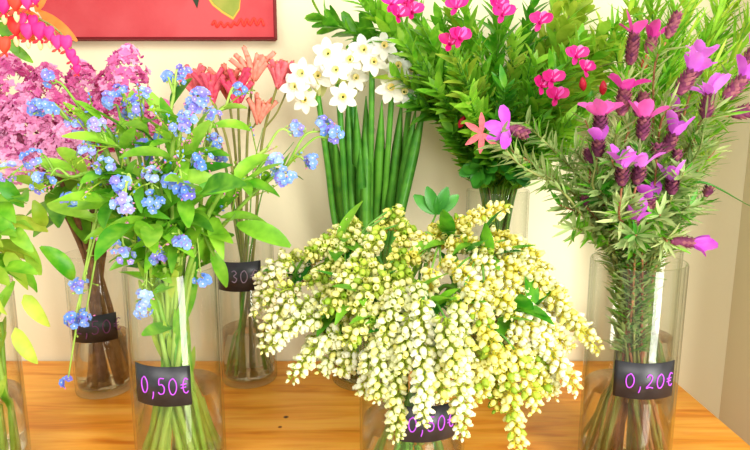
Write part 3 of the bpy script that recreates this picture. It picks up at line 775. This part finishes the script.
BT = [
    (322, 18, 'reaching furthest toward the painting, olive leaves', dict(Y=.86, leaf='leaf_mid', leafL=.048, lw=.46, lift=.05, dens=.85, q0=.55)),
    (372, 4, 'leaning left above the narcissus blooms', dict(Y=.86, leaf='leaf_mid', leafL=.052, lw=.42, lift=.02, dens=.85, q0=.5)),
    (352, -8, 'topmost on the left, long leaves cut by the frame', dict(Y=.84, leaf='leaf_mid', leafL=.05, lift=.0, dens=.7)),
    (404, 42, 'with a magenta bloom near the narcissus', dict(Y=.80, flowers=((398, 16), (392, 4)), leaf='leaf_bright')),
    (396, 76, 'low on the left edge over a narcissus bloom', dict(Y=.84, leaf='leaf_lime', lift=.02)),
    (418, 104, 'with brown-tinged leaves at the lower left', dict(Y=.84, leaf='leaf_mid', lift=.03, buds=((462, 122),))),
    (412, 4, 'with two dark pink blooms at the top edge', dict(Y=.82, flowers=((407, 3), (412, 12)))),
    (440, 22, 'behind the large magenta bloom', dict(Y=.88)),
    (452, 50, 'bearing the largest magenta bloom', dict(Y=.76, flowers=((450, 44), (459, 38)), leaf='leaf_lime')),
    (436, 88, 'in the lower left of the bush', dict(Y=.80, leaf='leaf_bright')),
    (462, -6, 'with a bloom cut by the top edge', dict(Y=.84, flowers=((457, 7),))),
    (478, 30, 'upright through the middle of the bush', dict(Y=.80, leaf='leaf_lime', leafL=.032, lw=.22)),
    (498, -8, 'with a pink bloom at the top middle', dict(Y=.82, flowers=((497, 6), (503, 14)))),
    (516, 36, 'upright with narrow bright leaves', dict(Y=.84, leaf='leaf_lime')),
    (470, 98, 'short, in the middle front of the bush', dict(Y=.76, leaf='leaf_bright')),
    (505, 88, 'mid height with bright narrow leaves', dict(Y=.78, leaf='leaf_mid')),
    (452, 132, 'lowest left, dark leaves near the glass', dict(Y=.82, leaf='leaf_mid', q0=.6)),
    (490, 140, 'short, right above the vase rim', dict(Y=.80, leaf='leaf_mid', q0=.62)),
    (515, 168, 'drooping over the tall vase rim', dict(Y=.82, leaf='leaf_dark', leafL=.045, lw=.5, q0=.62, lift=.03)),
    (478, 172, 'drooping left over the tall vase rim', dict(Y=.82, leaf='leaf_dark', leafL=.042, lw=.5, q0=.62, lift=.03)),
    (535, 62, 'with pale salmon buds at its tip', dict(Y=.82, flowers=((540, 22),))),
    (552, 72, 'bearing two magenta blooms in its upper leaves', dict(Y=.78, flowers=((552, 80), (541, 86), (556, 97)))),
    (545, 118, 'below the two magenta blooms', dict(Y=.80, leaf='leaf_mid', leafL=.03)),
    (580, 40, 'bearing a bloom beside the right red bud', dict(Y=.80, flowers=((585, 70), (576, 56)), buds=((583, 84),))),
    (560, 4, 'at the top, right of the middle', dict(Y=.86, leaf='leaf_yellow', lw=.42)),
    (588, 112, 'with the round red bud beside the lavender', dict(Y=.78, buds=((603, 88),), leaf='leaf_mid', leafL=.03)),
    (602, 30, 'with wide lime leaves', dict(Y=.82, leaf='leaf_yellow', lw=.5, leafL=.042)),
    (630, 14, 'rightmost, carrying the second round red bud', dict(Y=.80, buds=((645, 62),), leaf='leaf_yellow', lw=.42, leafL=.036)),
    (612, 92, 'short, behind the lavender heads', dict(Y=.84, leaf='leaf_bright')),
    (575, 142, 'lowest right, small leaves behind the needles', dict(Y=.84, leaf='leaf_mid', leafL=.026, lw=.5)),
    (540, 160, 'low right, above the empty wall', dict(Y=.84, leaf='leaf_mid', leafL=.028, lw=.45)),
    (424, 62, 'between the narcissus blooms and the largest magenta bloom', dict(Y=.84, leaf='leaf_lime')),
    (448, 4, 'at the upper edge, left of the largest magenta bloom', dict(Y=.88, leaf='leaf_yellow')),
    (490, 58, 'in the bright heart of the bush', dict(Y=.86, leaf='leaf_bright', leafL=.045)),
    (522, 108, 'right of the bush centre, under the salmon buds', dict(Y=.82, leaf='leaf_bright')),
    (532, 6, 'at the upper edge above the salmon buds', dict(Y=.86, leaf='leaf_mid', leafL=.05)),
    (565, 124, 'under the lower of the magenta blooms', dict(Y=.82, leaf='leaf_bright')),
    (602, 66, 'behind the right red bud, loosely leaved', dict(Y=.86, leaf='leaf_lime')),
    (622, 44, 'left of the tallest lavender spike', dict(Y=.84, leaf='leaf_yellow', lw=.45)),
    (577, -4, 'wide-leaved at the upper edge', dict(Y=.84, leaf='leaf_yellow', lw=.5, leafL=.045)),
    (460, 78, 'below the largest magenta bloom', dict(Y=.80, leaf='leaf_lime', lw=.42)),
    (498, 120, 'above the sideways lavender head', dict(Y=.80, leaf='leaf_bright')),
    (595, -12, 'topmost right, olive wide leaves', dict(Y=.88, leaf='leaf_yellow', lw=.5, leafL=.044)),
]
for u, v, tail, kw in BT: bush_twig(u, v, tail, **kw)
# a stray pink lily-like flower at the front of the bush
t = P(482, 133, .74); cps = route('bush', t + V((.0, .02, -.01)), .03); root = thing('pink_star_flower', 'salmon-pink starry flower left of the sideways lavender head', 'flower', cps[0])
mb = MB(); mb.tube(spline(cps[:4] + [t + V((0, .02, -.01)), t], 6), .0018, .001, 6); mb.build('stem', ['stem_green'], root)
mb = MB()
for a in (95, 150, 215, 265, 320): mb.leaf(t, V((math.cos(math.radians(a)), -.25, math.sin(math.radians(a)))), V((0, -1, 0)), .026, .008, .3, .3, 5, 0, 'oval')
mb.build('petals', ['paw_red'], root)

# ------------------------------------------------------------------ lavender
def lav_head(root, c, ax, L, r, bracts, mat, bm, fan=.9):
    hb = MB(); ax = ax.normalized(); o = ax.orthogonal().normalized()
    hb.tube(spline([c - ax * L * .5, c, c + ax * L * .5], 5), lambda q: r * .72 * math.sin(math.pi * (q * .8 + .12)) ** .5, None, 8, 0)
    n = int(L / .0024)
    for i in range(n):
        q = (i + .5) / n; rr_ = r * math.sin(math.pi * (q * .8 + .12)) ** .5
        for k in range(7):
            w = k * .8976 + i * .45
            d = Quaternion(ax, w) @ o
            hb.leaf(c + ax * (q - .5) * L + d * rr_ * .6, (d * .75 + ax * .8).normalized(), ax * .6 - d * .3, .0068, .0050, -.5, .4, 2, 0 if R.random() < .7 else 1, 'oval')
    hb.build('flower_spike', [mat, 'lav_head2' if mat == 'lav_head' else 'lav_head'], root)
    if bracts:
        bb = MB(); e = c + ax * L * .42
        for k in range(bracts):
            w = k * 6.283 / bracts + rnd(-.3, .3); d = Quaternion(ax, w) @ o
            bb.leaf(e + d * .002, (ax * rnd(.8, 1.5) + d * fan * rnd(.4, 1.0)).normalized(), ax - d, rnd(.019, .029), rnd(.011, .015), rnd(-.2, .9), .35, 5, 0, 'petal', rnd(-.6, .6))
        bb.build('bracts', [bm], root)
def lavender(u, v, tail, Y=.62, ax=(0, 0, 1), L=.032, r=.0078, bracts=4, mat='lav_head', bm='lav_bract', fan=.9, needles=1.0, lift=.0, q0=.5, stem=None):
    c = P(u, v, Y); ax = V(ax).normalized()
    foot = c - ax * L * .5
    cps = route('lav', foot, lift, rr=.002)
    if stem: cps = cps[:3] + [P(a, b, Y) for a, b in stem] + [foot]
    else: cps = cps[:4] + [foot - ax * .03 if (foot - cps[3]).length > .06 else foot.lerp(cps[3], .3), foot]
    body = spline(cps, 7)
    L *= .74; r *= .88; bracts += 1 if bracts > 2 else 0
    root = thing('lavender', 'lavender stem ' + tail, 'flower', cps[0], 'lavender in the right-hand vase')
    mb = MB(); mb.tube(body, .0017, .0011, 6); mb.build('stem', ['stem_olive' if R.random() < .6 else 'stem_red'], root)
    needle_leaves(root, body, q0, .93, needles, .026, .0034, ['leaf_grey', 'leaf_mid'])
    lav_head(root, c, ax, L, r, bracts, mat, bm, fan)
def needle_leaves(root, body, q0, q1, dens, LL, W, mats, up=.8, prof='oval', seg=3):
    L = sum((body[i + 1] - body[i]).length for i in range(len(body) - 1)) * (q1 - q0)
    n = int(L / .0032 * dens)
    if n < 2: return
    lb = MB()
    for k in range(n):
        q = q0 + (q1 - q0) * (k + .5) / n; p, td = along(body, min(q, .998))
        o = Quaternion(td, k * 2.2 + rnd(-.4, .4)) @ td.orthogonal().normalized()
        d = (o + td * up * rnd(.5, 1.4)).normalized(); l_ = LL * rnd(.6, 1.15)
        lb.leaf(p, d, td + rv() * .3, l_, W * rnd(.8, 1.2), rnd(-.4, .5), .3, seg, 0 if R.random() < .75 else 1, prof)
    lb.build('needle_leaves', mats, root)
LV = [
    (632, 50, 'tallest upright spike with pink crest', dict(ax=(.05, 0, 1), L=.042, mat='lav_head2', bm='lav_bract2', Y=.64)),
    (672, 27, 'bare spike without crest at the top', dict(ax=(.35, 0, 1), L=.034, r=.006, bracts=0, mat='lav_head2', Y=.66)),
    (650, 47, 'with a pink crest behind the tallest spike', dict(ax=(.2, 0, 1), L=.02, mat='lav_head2', bm='lav_bract2', Y=.70)),
    (684, 84, 'with the broadest violet crest', dict(ax=(.45, -.1, 1), r=.0095, L=.03, bracts=6, Y=.60)),
    (707, 108, 'with a violet crest right of the broadest one', dict(ax=(.05, -.1, 1), r=.009, L=.03, bracts=5, Y=.60)),
    (733, 90, 'tilted right, dark spike near the frame edge', dict(ax=(.6, 0, .7), r=.009, bracts=4, Y=.60, lift=.02)),
    (744, 112, 'lowest dark spike at the frame edge', dict(ax=(1, 0, .25), r=.009, bracts=3, Y=.61, lift=.02)),
    (747, 62, 'pinkish spike high at the frame edge', dict(ax=(.5, 0, 1), mat='lav_head2', bracts=2, Y=.64, lift=.02)),
    (697, 70, 'with a small crest behind the broadest violet one', dict(ax=(.2, 0, 1), L=.022, bracts=5, Y=.65)),
    (623, 103, 'with arching pink crest under the tallest spike', dict(ax=(.05, -.1, 1), L=.034, r=.009, mat='lav_head2', bm='lav_bract2', fan=1.5, Y=.60)),
    (600, 128, 'with a spread pink crest, leftmost of the tall group', dict(ax=(-.05, -.1, 1), L=.03, r=.009, bracts=6, bm='lav_bract2', fan=1.4, Y=.59)),
    (598, 150, 'with a dark spike just under the spread pink crest', dict(ax=(0, -.1, 1), L=.02, bracts=2, Y=.58)),
    (643, 130, 'in the centre with drooping pink crest', dict(ax=(0, -.1, 1), L=.028, fan=1.6, bm='lav_bract2', Y=.59)),
    (640, 106, 'with a brown spike left of the centre gap', dict(ax=(.3, 0, 1), L=.03, mat='lav_head2', bracts=0, Y=.63)),
    (672, 122, 'with a slender violet-tipped spike', dict(ax=(.3, 0, 1), L=.026, bracts=2, mat='lav_head2', Y=.62)),
    (668, 145, 'with a low violet crest in the middle', dict(ax=(.35, -.1, .9), L=.024, bracts=4, Y=.60)),
    (657, 152, 'with a short dark spike in the middle', dict(ax=(0, 0, 1), L=.015, bracts=0, Y=.59)),
    (590, 158, 'with a small crestless spike at the left side', dict(ax=(-.1, 0, 1), L=.018, bracts=0, r=.007, Y=.60)),
    (622, 178, 'with a bright violet crest above the needles', dict(ax=(-.05, -.1, 1), L=.020, r=.0082, bracts=4, Y=.56)),
    (638, 177, 'with a crest reaching right, beside the bright violet one', dict(ax=(.1, -.1, 1), L=.020, r=.0082, bracts=3, Y=.57)),
    (672, 188, 'with a violet tip low on the right', dict(ax=(-.1, -.1, 1), L=.018, bracts=3, Y=.58)),
    (677, 157, 'with a tiny dark bud spike', dict(ax=(0, 0, 1), L=.012, r=.005, bracts=0, Y=.60)),
    (650, 207, 'with a small violet spike amid the needles', dict(ax=(0, 0, 1), L=.014, r=.005, bracts=2, Y=.58)),
    (634, 226, 'lowest, violet petals near the rim', dict(ax=(.1, -.1, 1), L=.008, r=.004, bracts=3, Y=.57)),
    (680, 242, 'bent right with a horizontal spike by the rim', dict(ax=(1, -.1, -.05), L=.026, r=.0065, bracts=4, fan=.5, Y=.60, lift=.02)),
    (586, 203, 'with a black withered bud at left', dict(ax=(-.3, 0, 1), L=.010, r=.0045, bracts=0, Y=.60)),
    (517, 131, 'leaning far left with a sideways purple spike', dict(ax=(1, -.1, -.35), L=.024, r=.0075, bracts=0, Y=.60, stem=[(582, 215), (556, 186), (520, 165), (500, 140)])),
    (707, 193, 'with tiny mauve buds on a brown stalk', dict(ax=(.3, 0, 1), L=.012, r=.005, bracts=0, mat='lav_head2', Y=.62)),
]
for u, v, tail, kw in LV: lavender(u, v, tail, **kw)
# crest of the sideways spike spreads left: its own part on the last but one stem
sw = [o for o in C.objects if o.name.startswith('lavender') and 'far left' in o['label']][0]
bb = MB(); e = P(507, 128, .598)
for d_ in ((-.3, 1), (-1, .15), (-.9, -.5), (-.1, -.4)): bb.leaf(e, V((d_[0], -.3, d_[1])), V((0, -1, 0)), .024, .012, .4, .3, 5, 0, 'petal')
bb.build('bracts', ['lav_bract'], sw)
# flowerless needle sprigs in the same vase
for i, (u, v, Y, tail) in enumerate([(525, 122, .61, 'arching left beside the sideways lavender'), (498, 142, .62, 'tip nearest the salmon starry flower'), (545, 175, .60, 'low, over the bare wall at left'), (560, 205, .60, 'lowest left, over the cream bells'),
                        (575, 150, .62, 'left of the small crestless spike'), (610, 140, .64, 'behind the spread pink crest'), (640, 150, .60, 'centre, above the rim'), (690, 140, .62, 'right of centre, tall'),
                        (665, 95, .66, 'tall, below the broadest crest'), (715, 150, .63, 'leaning right against the wall'), (600, 190, .58, 'short, above the left of the rim'), (660, 215, .57, 'short, above the reflection'),
                        (690, 205, .60, 'short, above the right of the rim'), (625, 205, .57, 'short, in the rim centre'), (650, 170, .62, 'mid height in the centre'), (585, 120, .66, 'tall, behind the round red bud'), (572, 228, .59, 'spilling over the left of the rim'),
                        (612, 160, .56, 'front left, pale'), (684, 172, .57, 'front right, pale'), (636, 235, .55, 'nearest the camera at the rim')]):
    t = P(u, v, Y); cps = route('lav', t, .01, rr=.002); body = spline(cps, 7)
    root = thing('needle_sprig', 'grey-green needle-leaved sprig ' + tail, 'foliage stem', cps[0], 'needle-leaved sprigs with the lavender')
    mb = MB(); mb.tube(body, .0019, .0009, 6); mb.build('stem', ['stem_red' if i % 2 else 'stem_olive'], root)
    needle_leaves(root, body, .27, 1, 2.0, .023, .0042, ['leaf_grey', 'leaf_bright' if i % 3 == 0 else 'leaf_mid'])

# ------------------------------------------------------------------ feathery yellow-green sprays behind
for i, (u, v, Y, tail) in enumerate([(652, -6, .82, 'above the bare lavender spike'), (690, -12, .80, 'topmost, at the upper edge'), (722, 2, .84, 'with a gap of wall on its left'), (748, 22, .82, 'rightmost, cut by the frame'),
                        (742, 78, .86, 'low right, behind the pinkish spike'), (668, 48, .80, 'behind the broadest violet crest'), (705, 38, .84, 'in the middle of the sprays'), (640, 80, .84, 'low left behind the tallest spike'),
                        (735, -16, .86, 'high right, thinner than the others'), (690, 100, .86, 'short, behind the violet crests'), (676, 10, .78, 'nearest, beside the bare spike'), (655, 130, .86, 'shortest, in the centre'),
                        (712, 68, .80, 'right of the violet crests'), (612, 34, .82, 'leftmost, among the wide lime leaves'), (636, 8, .84, 'above the tallest lavender spike'), (656, 86, .80, 'between the tallest spike and the broadest crest')]):
    t = P(u, v, Y); cps = route('feath', t, .0, rr=.003); body = spline(cps, 7)
    root = thing('feathery_spray', 'feathery lime green spray ' + tail, 'foliage stem', cps[0], 'feathery sprays behind the lavender')
    mb = MB(); mb.tube(body, .0022, .0010, 6); mb.build('stem', ['stem_green'], root)
    needle_leaves(root, body, .42, 1, 2.3, .050, .0044, ['leaf_lime', 'leaf_yellow'], 1.3, 'oval', 4)
# the long blade to the right
t = P(752, 207, .80); cps = route('feath', P(700, 182, .80), .01); body = spline(cps + [t], 7)
root = thing('long_blade', 'long dark blade leaf pointing right across the wall corner', 'leaf', cps[0])
mb = MB(); mb.tube(body, lambda q: .0018 if q < .8 else .0018 * (1.05 - q) * 4, None, 6); mb.build('blade', ['leaf_dark'], root)

# ------------------------------------------------------------------ pieris (cream bells)
def raceme(root, a, b, sag, col, cal, rad=.0105, bl=.0080):
    d = b - a; L = d.length
    side = V((0, 0, 1)) * sag * L
    path = spline([a, a.lerp(b, .35) + side, a.lerp(b, .7) + side * .7, b], 6)
    st = MB(); st.tube(path, .0011, .0006, 5)
    fb = MB(); n = max(10, int(L / .00118)); ph = rnd(0, 6)
    for k in range(n):
        q = (k + .5) / n; p, td = along(path, min(q, .998))
        o = Quaternion(td, ph + k * 2.4) @ td.orthogonal().normalized()
        taper = 1 - .55 * max(0, q - .75) / .25
        dd = (o * 1.0 + td * .2 - UP * .7 * (1 - abs(td.z) * .4) + rv() * .35).normalized()
        base = p + o * rad * .28 + rv() * .0014
        fb.tmpl(BELL, base + dd * rad * .1, dd, bl * rnd(.8, 1.1) * taper, rnd(0, 1), {0: 0 if R.random() < .8 else 2, 1: 1})
    r_ = fb.build('raceme', [col, cal, 'bell_yellow' if col != 'bell_yellow' else 'leaf_yellow'], root)
    st.build('stalk', ['calyx'], r_)
BR = [   # tail, hub px, Y, colour, racemes [(u0,v0,u1,v1,Y0,Y1,sag)], leaves
    ('of ivory bells, the leftmost branch, in front of the 0,30€ label', (300, 285), .60, 'bell_ivory', 'calyx',
     [(292, 262, 258, 285, .58, .58, .2), (286, 270, 254, 318, .57, .56, .25), (300, 290, 262, 305, .56, .55, .15), (296, 300, 262, 345, .55, .55, .2), (310, 268, 285, 290, .60, .60, .1), (284, 255, 310, 272, .62, .6, .1)], 2),
    ('with cream tassels hanging lowest at left over the bare table', (335, 310), .57, 'bell_cream', 'calyx',
     [(322, 318, 264, 352, .54, .54, .15), (340, 335, 290, 380, .53, .53, .15), (350, 340, 322, 374, .54, .54, .1), (330, 300, 285, 325, .55, .55, .15), (355, 350, 340, 375, .53, .53, .05), (325, 330, 306, 358, .56, .56, .1)], 2),
    ('with yellowish bells, top left, before the narcissus leaves', (345, 250), .60, 'bell_yellow', 'calyx',
     [(362, 226, 330, 236, .62, .62, .1), (350, 245, 302, 258, .59, .58, .15), (372, 242, 318, 252, .60, .58, .1), (385, 228, 362, 248, .60, .60, .1), (395, 212, 376, 232, .62, .62, .0), (345, 262, 306, 286, .57, .56, .1), (392, 208, 402, 232, .62, .62, .1), (358, 232, 340, 262, .61, .60, .1), (380, 240, 352, 270, .58, .57, .1), (335, 240, 300, 270, .62, .61, .15), (408, 222, 400, 250, .60, .59, .0)], 3),
    ('with mixed bells in the centre left of the mass', (375, 285), .54, 'bell_yellow', 'calyx',
     [(380, 265, 335, 285, .54, .53, .1), (372, 285, 322, 312, .53, .52, .12), (392, 278, 352, 312, .52, .51, .1), (400, 295, 362, 335, .51, .505, .12), (385, 310, 345, 345, .51, .50, .1), (405, 250, 382, 290, .55, .54, .1), (365, 300, 335, 330, .55, .54, .05), (345, 285, 312, 306, .56, .55, .1), (408, 268, 392, 300, .52, .51, .05), (350, 275, 322, 300, .57, .56, .1)], 3),
    ('with long cream tassels hanging before its vase at left', (395, 320), .52, 'bell_cream', 'calyx',
     [(398, 325, 396, 440, .50, .49, .02), (380, 335, 378, 402, .50, .495, .02), (410, 315, 402, 372, .49, .485, .03), (388, 318, 366, 372, .51, .50, .05), (372, 350, 362, 396, .52, .515, .03), (400, 288, 382, 345, .50, .49, .05)], 2),
    ('with long cream tassels hanging before the hidden price label', (430, 300), .51, 'bell_cream', 'calyx',
     [(422, 300, 424, 426, .485, .475, .02), (436, 335, 442, 402, .485, .48, .02), (460, 325, 462, 438, .49, .48, .02), (452, 300, 470, 360, .49, .485, .05), (418, 280, 414, 345, .50, .49, .02), (445, 318, 455, 375, .47, .465, .02)], 2),
    ('with pale bells at the top, pointing right toward the tall vase', (440, 245), .60, 'bell_yellow', 'calyx_y',
     [(452, 232, 510, 208, .63, .64, .1), (430, 240, 470, 222, .60, .60, .1), (425, 232, 418, 256, .60, .58, .0), (448, 246, 500, 258, .58, .57, .15), (440, 262, 478, 288, .55, .54, .15), (420, 256, 398, 262, .57, .56, .1), (432, 268, 424, 305, .52, .51, .0), (412, 236, 432, 262, .60, .59, .05), (462, 236, 486, 262, .60, .58, .1), (430, 226, 448, 244, .63, .62, .05)], 3),
    ('with one long bell tassel reaching furthest right', (480, 255), .58, 'bell_cream', 'calyx_y',
     [(500, 262, 600, 352, .56, .54, .10), (478, 245, 535, 268, .58, .57, .12), (470, 262, 528, 302, .55, .54, .12), (520, 270, 566, 300, .58, .57, .12), (505, 240, 548, 272, .61, .60, .1), (484, 282, 512, 318, .52, .51, .1), (455, 270, 492, 312, .52, .51, .1), (490, 235, 535, 258, .62, .61, .1), (465, 285, 488, 325, .50, .49, .05)], 3),
    ('with yellow bells hanging at right before the lavender vase', (520, 310), .54, 'bell_cream', 'calyx_y',
     [(515, 318, 578, 392, .52, .50, .10), (540, 330, 553, 398, .53, .52, .05), (505, 300, 556, 332, .54, .53, .1), (532, 318, 572, 350, .55, .54, .1), (520, 305, 590, 330, .57, .56, .1), (508, 330, 540, 375, .52, .51, .05)], 2),
    ('with the yellowest bells, its tassel touching the lower frame', (490, 330), .52, 'bell_yellow', 'calyx_y',
     [(502, 345, 520, 456, .50, .485, .03), (485, 330, 482, 398, .50, .49, .02), (515, 350, 536, 412, .50, .49, .05), (478, 310, 500, 370, .49, .48, .03), (492, 348, 498, 410, .51, .50, .02), (475, 345, 472, 405, .50, .495, .0), (528, 345, 545, 395, .52, .51, .02)], 2),
]
for tail, hub, Y, col, cal, racs, nl in BR:
    h = P(hub[0], hub[1], Y); cps = route('pier', h, .02, rr=.003, rim_fr=.8)
    if h.z < TZ + .25: cps[3] = cps[2].lerp(h, .5) + UP * .02
    body = spline(cps, 6)
    root = thing('pieris_branch', 'branch ' + tail, 'flower', cps[0], 'branches of cream bell flowers')
    mb = MB(); mb.tube(body, .0030, .0016, 7)
    for (u0, v0, u1, v1, Y0, Y1, sag) in racs:
        a = P(u0, v0, Y0); mb.tube(spline([h, h.lerp(a, .5) + UP * .004, a], 4), .0013, .0010, 5)
    mb.build('branch', ['stem_green'], root)
    for (u0, v0, u1, v1, Y0, Y1, sag) in racs: raceme(root, P(u0, v0, Y0), P(u1, v1, Y1), sag, col, cal)
    for k in range(nl * 3):
        lb = MB(); d = (rv() * .8 + V((0, -.35, .3))).normalized(); p = h + rv() * .012
        lb.leaf(p, d, UP + rv() * .3, rnd(.035, .055), rnd(.013, .019), rnd(.2, .8), .3, 6, 0, 'tear'); lb.build('leaf', [R.choice(['leaf_dark', 'leaf_mid', 'leaf_mid'])], root)
# short extra twig with a leaf tuft at the top
t = P(436, 214, .66); cps = route('pier', t, .01); root = thing('pieris_sprig', 'dark leaf tuft rising behind the cream bells at the top', 'foliage stem', cps[0])
mb = MB(); mb.tube(spline(cps, 6), .0020, .0012, 6); mb.build('stem', ['stem_green'], root)
for a in (-1.0, -.3, .35, 1.0):
    lb = MB(); lb.leaf(t, V((a, -.2, .9)), V((0, -1, .2)), .034, .015, .5, .3, 6, 0, 'oval'); lb.build('leaf', ['leaf_dark'], root)

# ------------------------------------------------------------------ bleeding hearts
def heart(root, c, s, tip=True, mat='heart'):
    hb = MB(); vs = []; fs = []; nu, nv = 12, 8
    for j in range(nv + 1):
        f = j / nv * math.pi
        for i in range(nu):
            w = i * 2 * math.pi / nu
            x = math.sin(f) * math.cos(w); y = math.sin(f) * math.sin(w) * .6; z = math.cos(f)
            z2 = z * .9 + abs(x) ** .8 * .45 * (1 if z > 0 else .4); x2 = x * (1.0 if z > -.2 else 1 + (z + .2) * .75)
            vs.append(c + V((x2 * s * .62, y * s * .62, z2 * s * .8)))
    for j in range(nv):
        for i in range(nu):
            fs.append((j * nu + i, j * nu + (i + 1) % nu, (j + 1) * nu + (i + 1) % nu, (j + 1) * nu + i))
    hb.add(vs, fs, 0)
    for sg_ in (-1, 1): hb.leaf(c + V((0, 0, -s * .55)), V((sg_ * .9, -.2, -.8)), V((0, -1, 0)), s * .7, s * .3, -.9, .3, 4, 1, 'petal')
    if tip: hb.tmpl(BUD, c + V((0, 0, -s * 1.05)), V((0, 0, -1)), s * .42, 0, {0: 2})
    hb.build('heart_flower', [mat, 'heart_red', 'heart_tip'], root)
def bleeding(path, flowers, tail, Y):
    pts = [P(u, v, Y) for u, v in path]
    x, y, r, H, w = VASES['left']
    bs = inside('left', .4); rim = V((x + .02, y + .015, TZ + H))
    body = spline([bs, rim] + pts, 7)
    root = thing('bleeding_heart', 'arching stem of pink bleeding hearts ' + tail, 'flower', bs, 'bleeding hearts')
    mb = MB(); mb.tube(body, .0028, .0009, 6)
    for (u, v, s, t_) in flowers:
        c = P(u, v, Y - .006); best = min(body, key=lambda q: (q - (c + UP * .022)).length)
        mb.tube(spline([best, best.lerp(c, .5) + V((0, -.003, .004)), c + UP * s * .6], 4), .0008, .0007, 4)
    mb.build('stem', ['stem_olive'], root)
    for (u, v, s, t_) in flowers: heart(root, P(u, v, Y - .006), s * 1.12, t_, 'heart' if R.random() < .8 else 'heart_red')
    return root
b1 = bleeding([(-60, 120), (-40, 30), (0, 12), (30, 16), (52, 26), (68, 42), (78, 66)],
         [(15, 27, .0135, True), (27, 32, .0115, True), (39, 32, .0125, True), (49, 34, .010, True), (57, 43, .010, False), (66, 44, .011, False), (71, 56, .009, False), (75, 62, .008, False), (77, 70, .007, False), (33, 22, .009, False), (22, 20, .009, False)],
         'hanging in a row beside the painting', .70)
b2 = bleeding([(-50, 100), (-35, 10), (-5, -12), (20, -14), (40, -6)],
         [(3, 6, .0125, True), (15, 2, .0135, True), (27, 3, .010, False), (35, -2, .010, False), (8, -6, .01, False)], 'at the very top, cut by the frame', .69)
b3 = bleeding([(-60, 130), (-40, 60), (-15, 38), (2, 40)], [(4, 46, .0115, False), (-8, 50, .012, True)], 'ending in one round bloom at the frame edge', .68)
lb = MB()
for (u0, v0, u1, v1, w, m) in [(38, 10, 76, 40, .014, 0), (36, 12, 46, -14, .016, 0), (34, 20, 50, 34, .01, 0), (2, 34, 18, 52, .016, 1), (4, 40, 32, 62, .012, 1), (-6, 24, 12, 34, .016, 1), (-4, 14, 8, 18, .012, 1), (6, 12, 38, 16, .014, 0), (10, 22, 34, 40, .02, 0), (36, 22, 56, 44, .014, 0)]:
    a, b = P(u0, v0, .715), P(u1, v1, .71); lb.leaf(a, b - a, V((0, -1, .3)), (b - a).length, w, .15, .2, 6, m, 'oval')
lb.build('leaves', ['orange', 'leaf_mid'], b1)

# ------------------------------------------------------------------ light and camera
w = bpy.data.worlds.new('world'); bpy.context.scene.world = w; w.use_nodes = True
bg = w.node_tree.nodes['Background']; bg.inputs[0].default_value = (1.0, .985, .95, 1); bg.inputs[1].default_value = .86
def area(name, loc, target, sx, sy, energy, col):
    l = bpy.data.lights.new(name, 'AREA'); l.shape = 'RECTANGLE'; l.size = sx; l.size_y = sy; l.energy = energy; l.color = col
    o = bpy.data.objects.new(name, l); C.objects.link(o); o.location = loc
    o.rotation_euler = (V(target) - V(loc)).to_track_quat('-Z', 'Y').to_euler()
    return o
area('window_daylight', (.95, -.75, 1.25), (0, .7, 1.15), .50, 2.2, 60, (1, .97, .92))
area('room_daylight', (-.6, -1.2, 2.3), (0, .8, .9), 1.6, 1.0, 30, (1, .97, .92))

cam = bpy.data.cameras.new('camera'); co = bpy.data.objects.new('camera', cam); C.objects.link(co)
cam.sensor_width = 36; cam.sensor_fit = 'HORIZONTAL'; cam.lens = F / 750 * 36; cam.clip_start = .01
co.location = (0, 0, CAMZ); co.rotation_euler = (math.pi / 2 - PITCH, 0, 0)
sc = bpy.context.scene; sc.camera = co
sc.view_settings.view_transform = 'Standard'; sc.view_settings.look = 'None'
sc.view_settings.gamma = 1; sc.view_settings.exposure = 0; sc.view_settings.use_curve_mapping = False
cy = sc.cycles
cy.max_bounces = 14; cy.transparent_max_bounces = 40; cy.transmission_bounces = 12; cy.diffuse_bounces = 4; cy.glossy_bounces = 4
cy.use_denoising = True; cy.sample_clamp_indirect = 6; cy.caustics_reflective = False
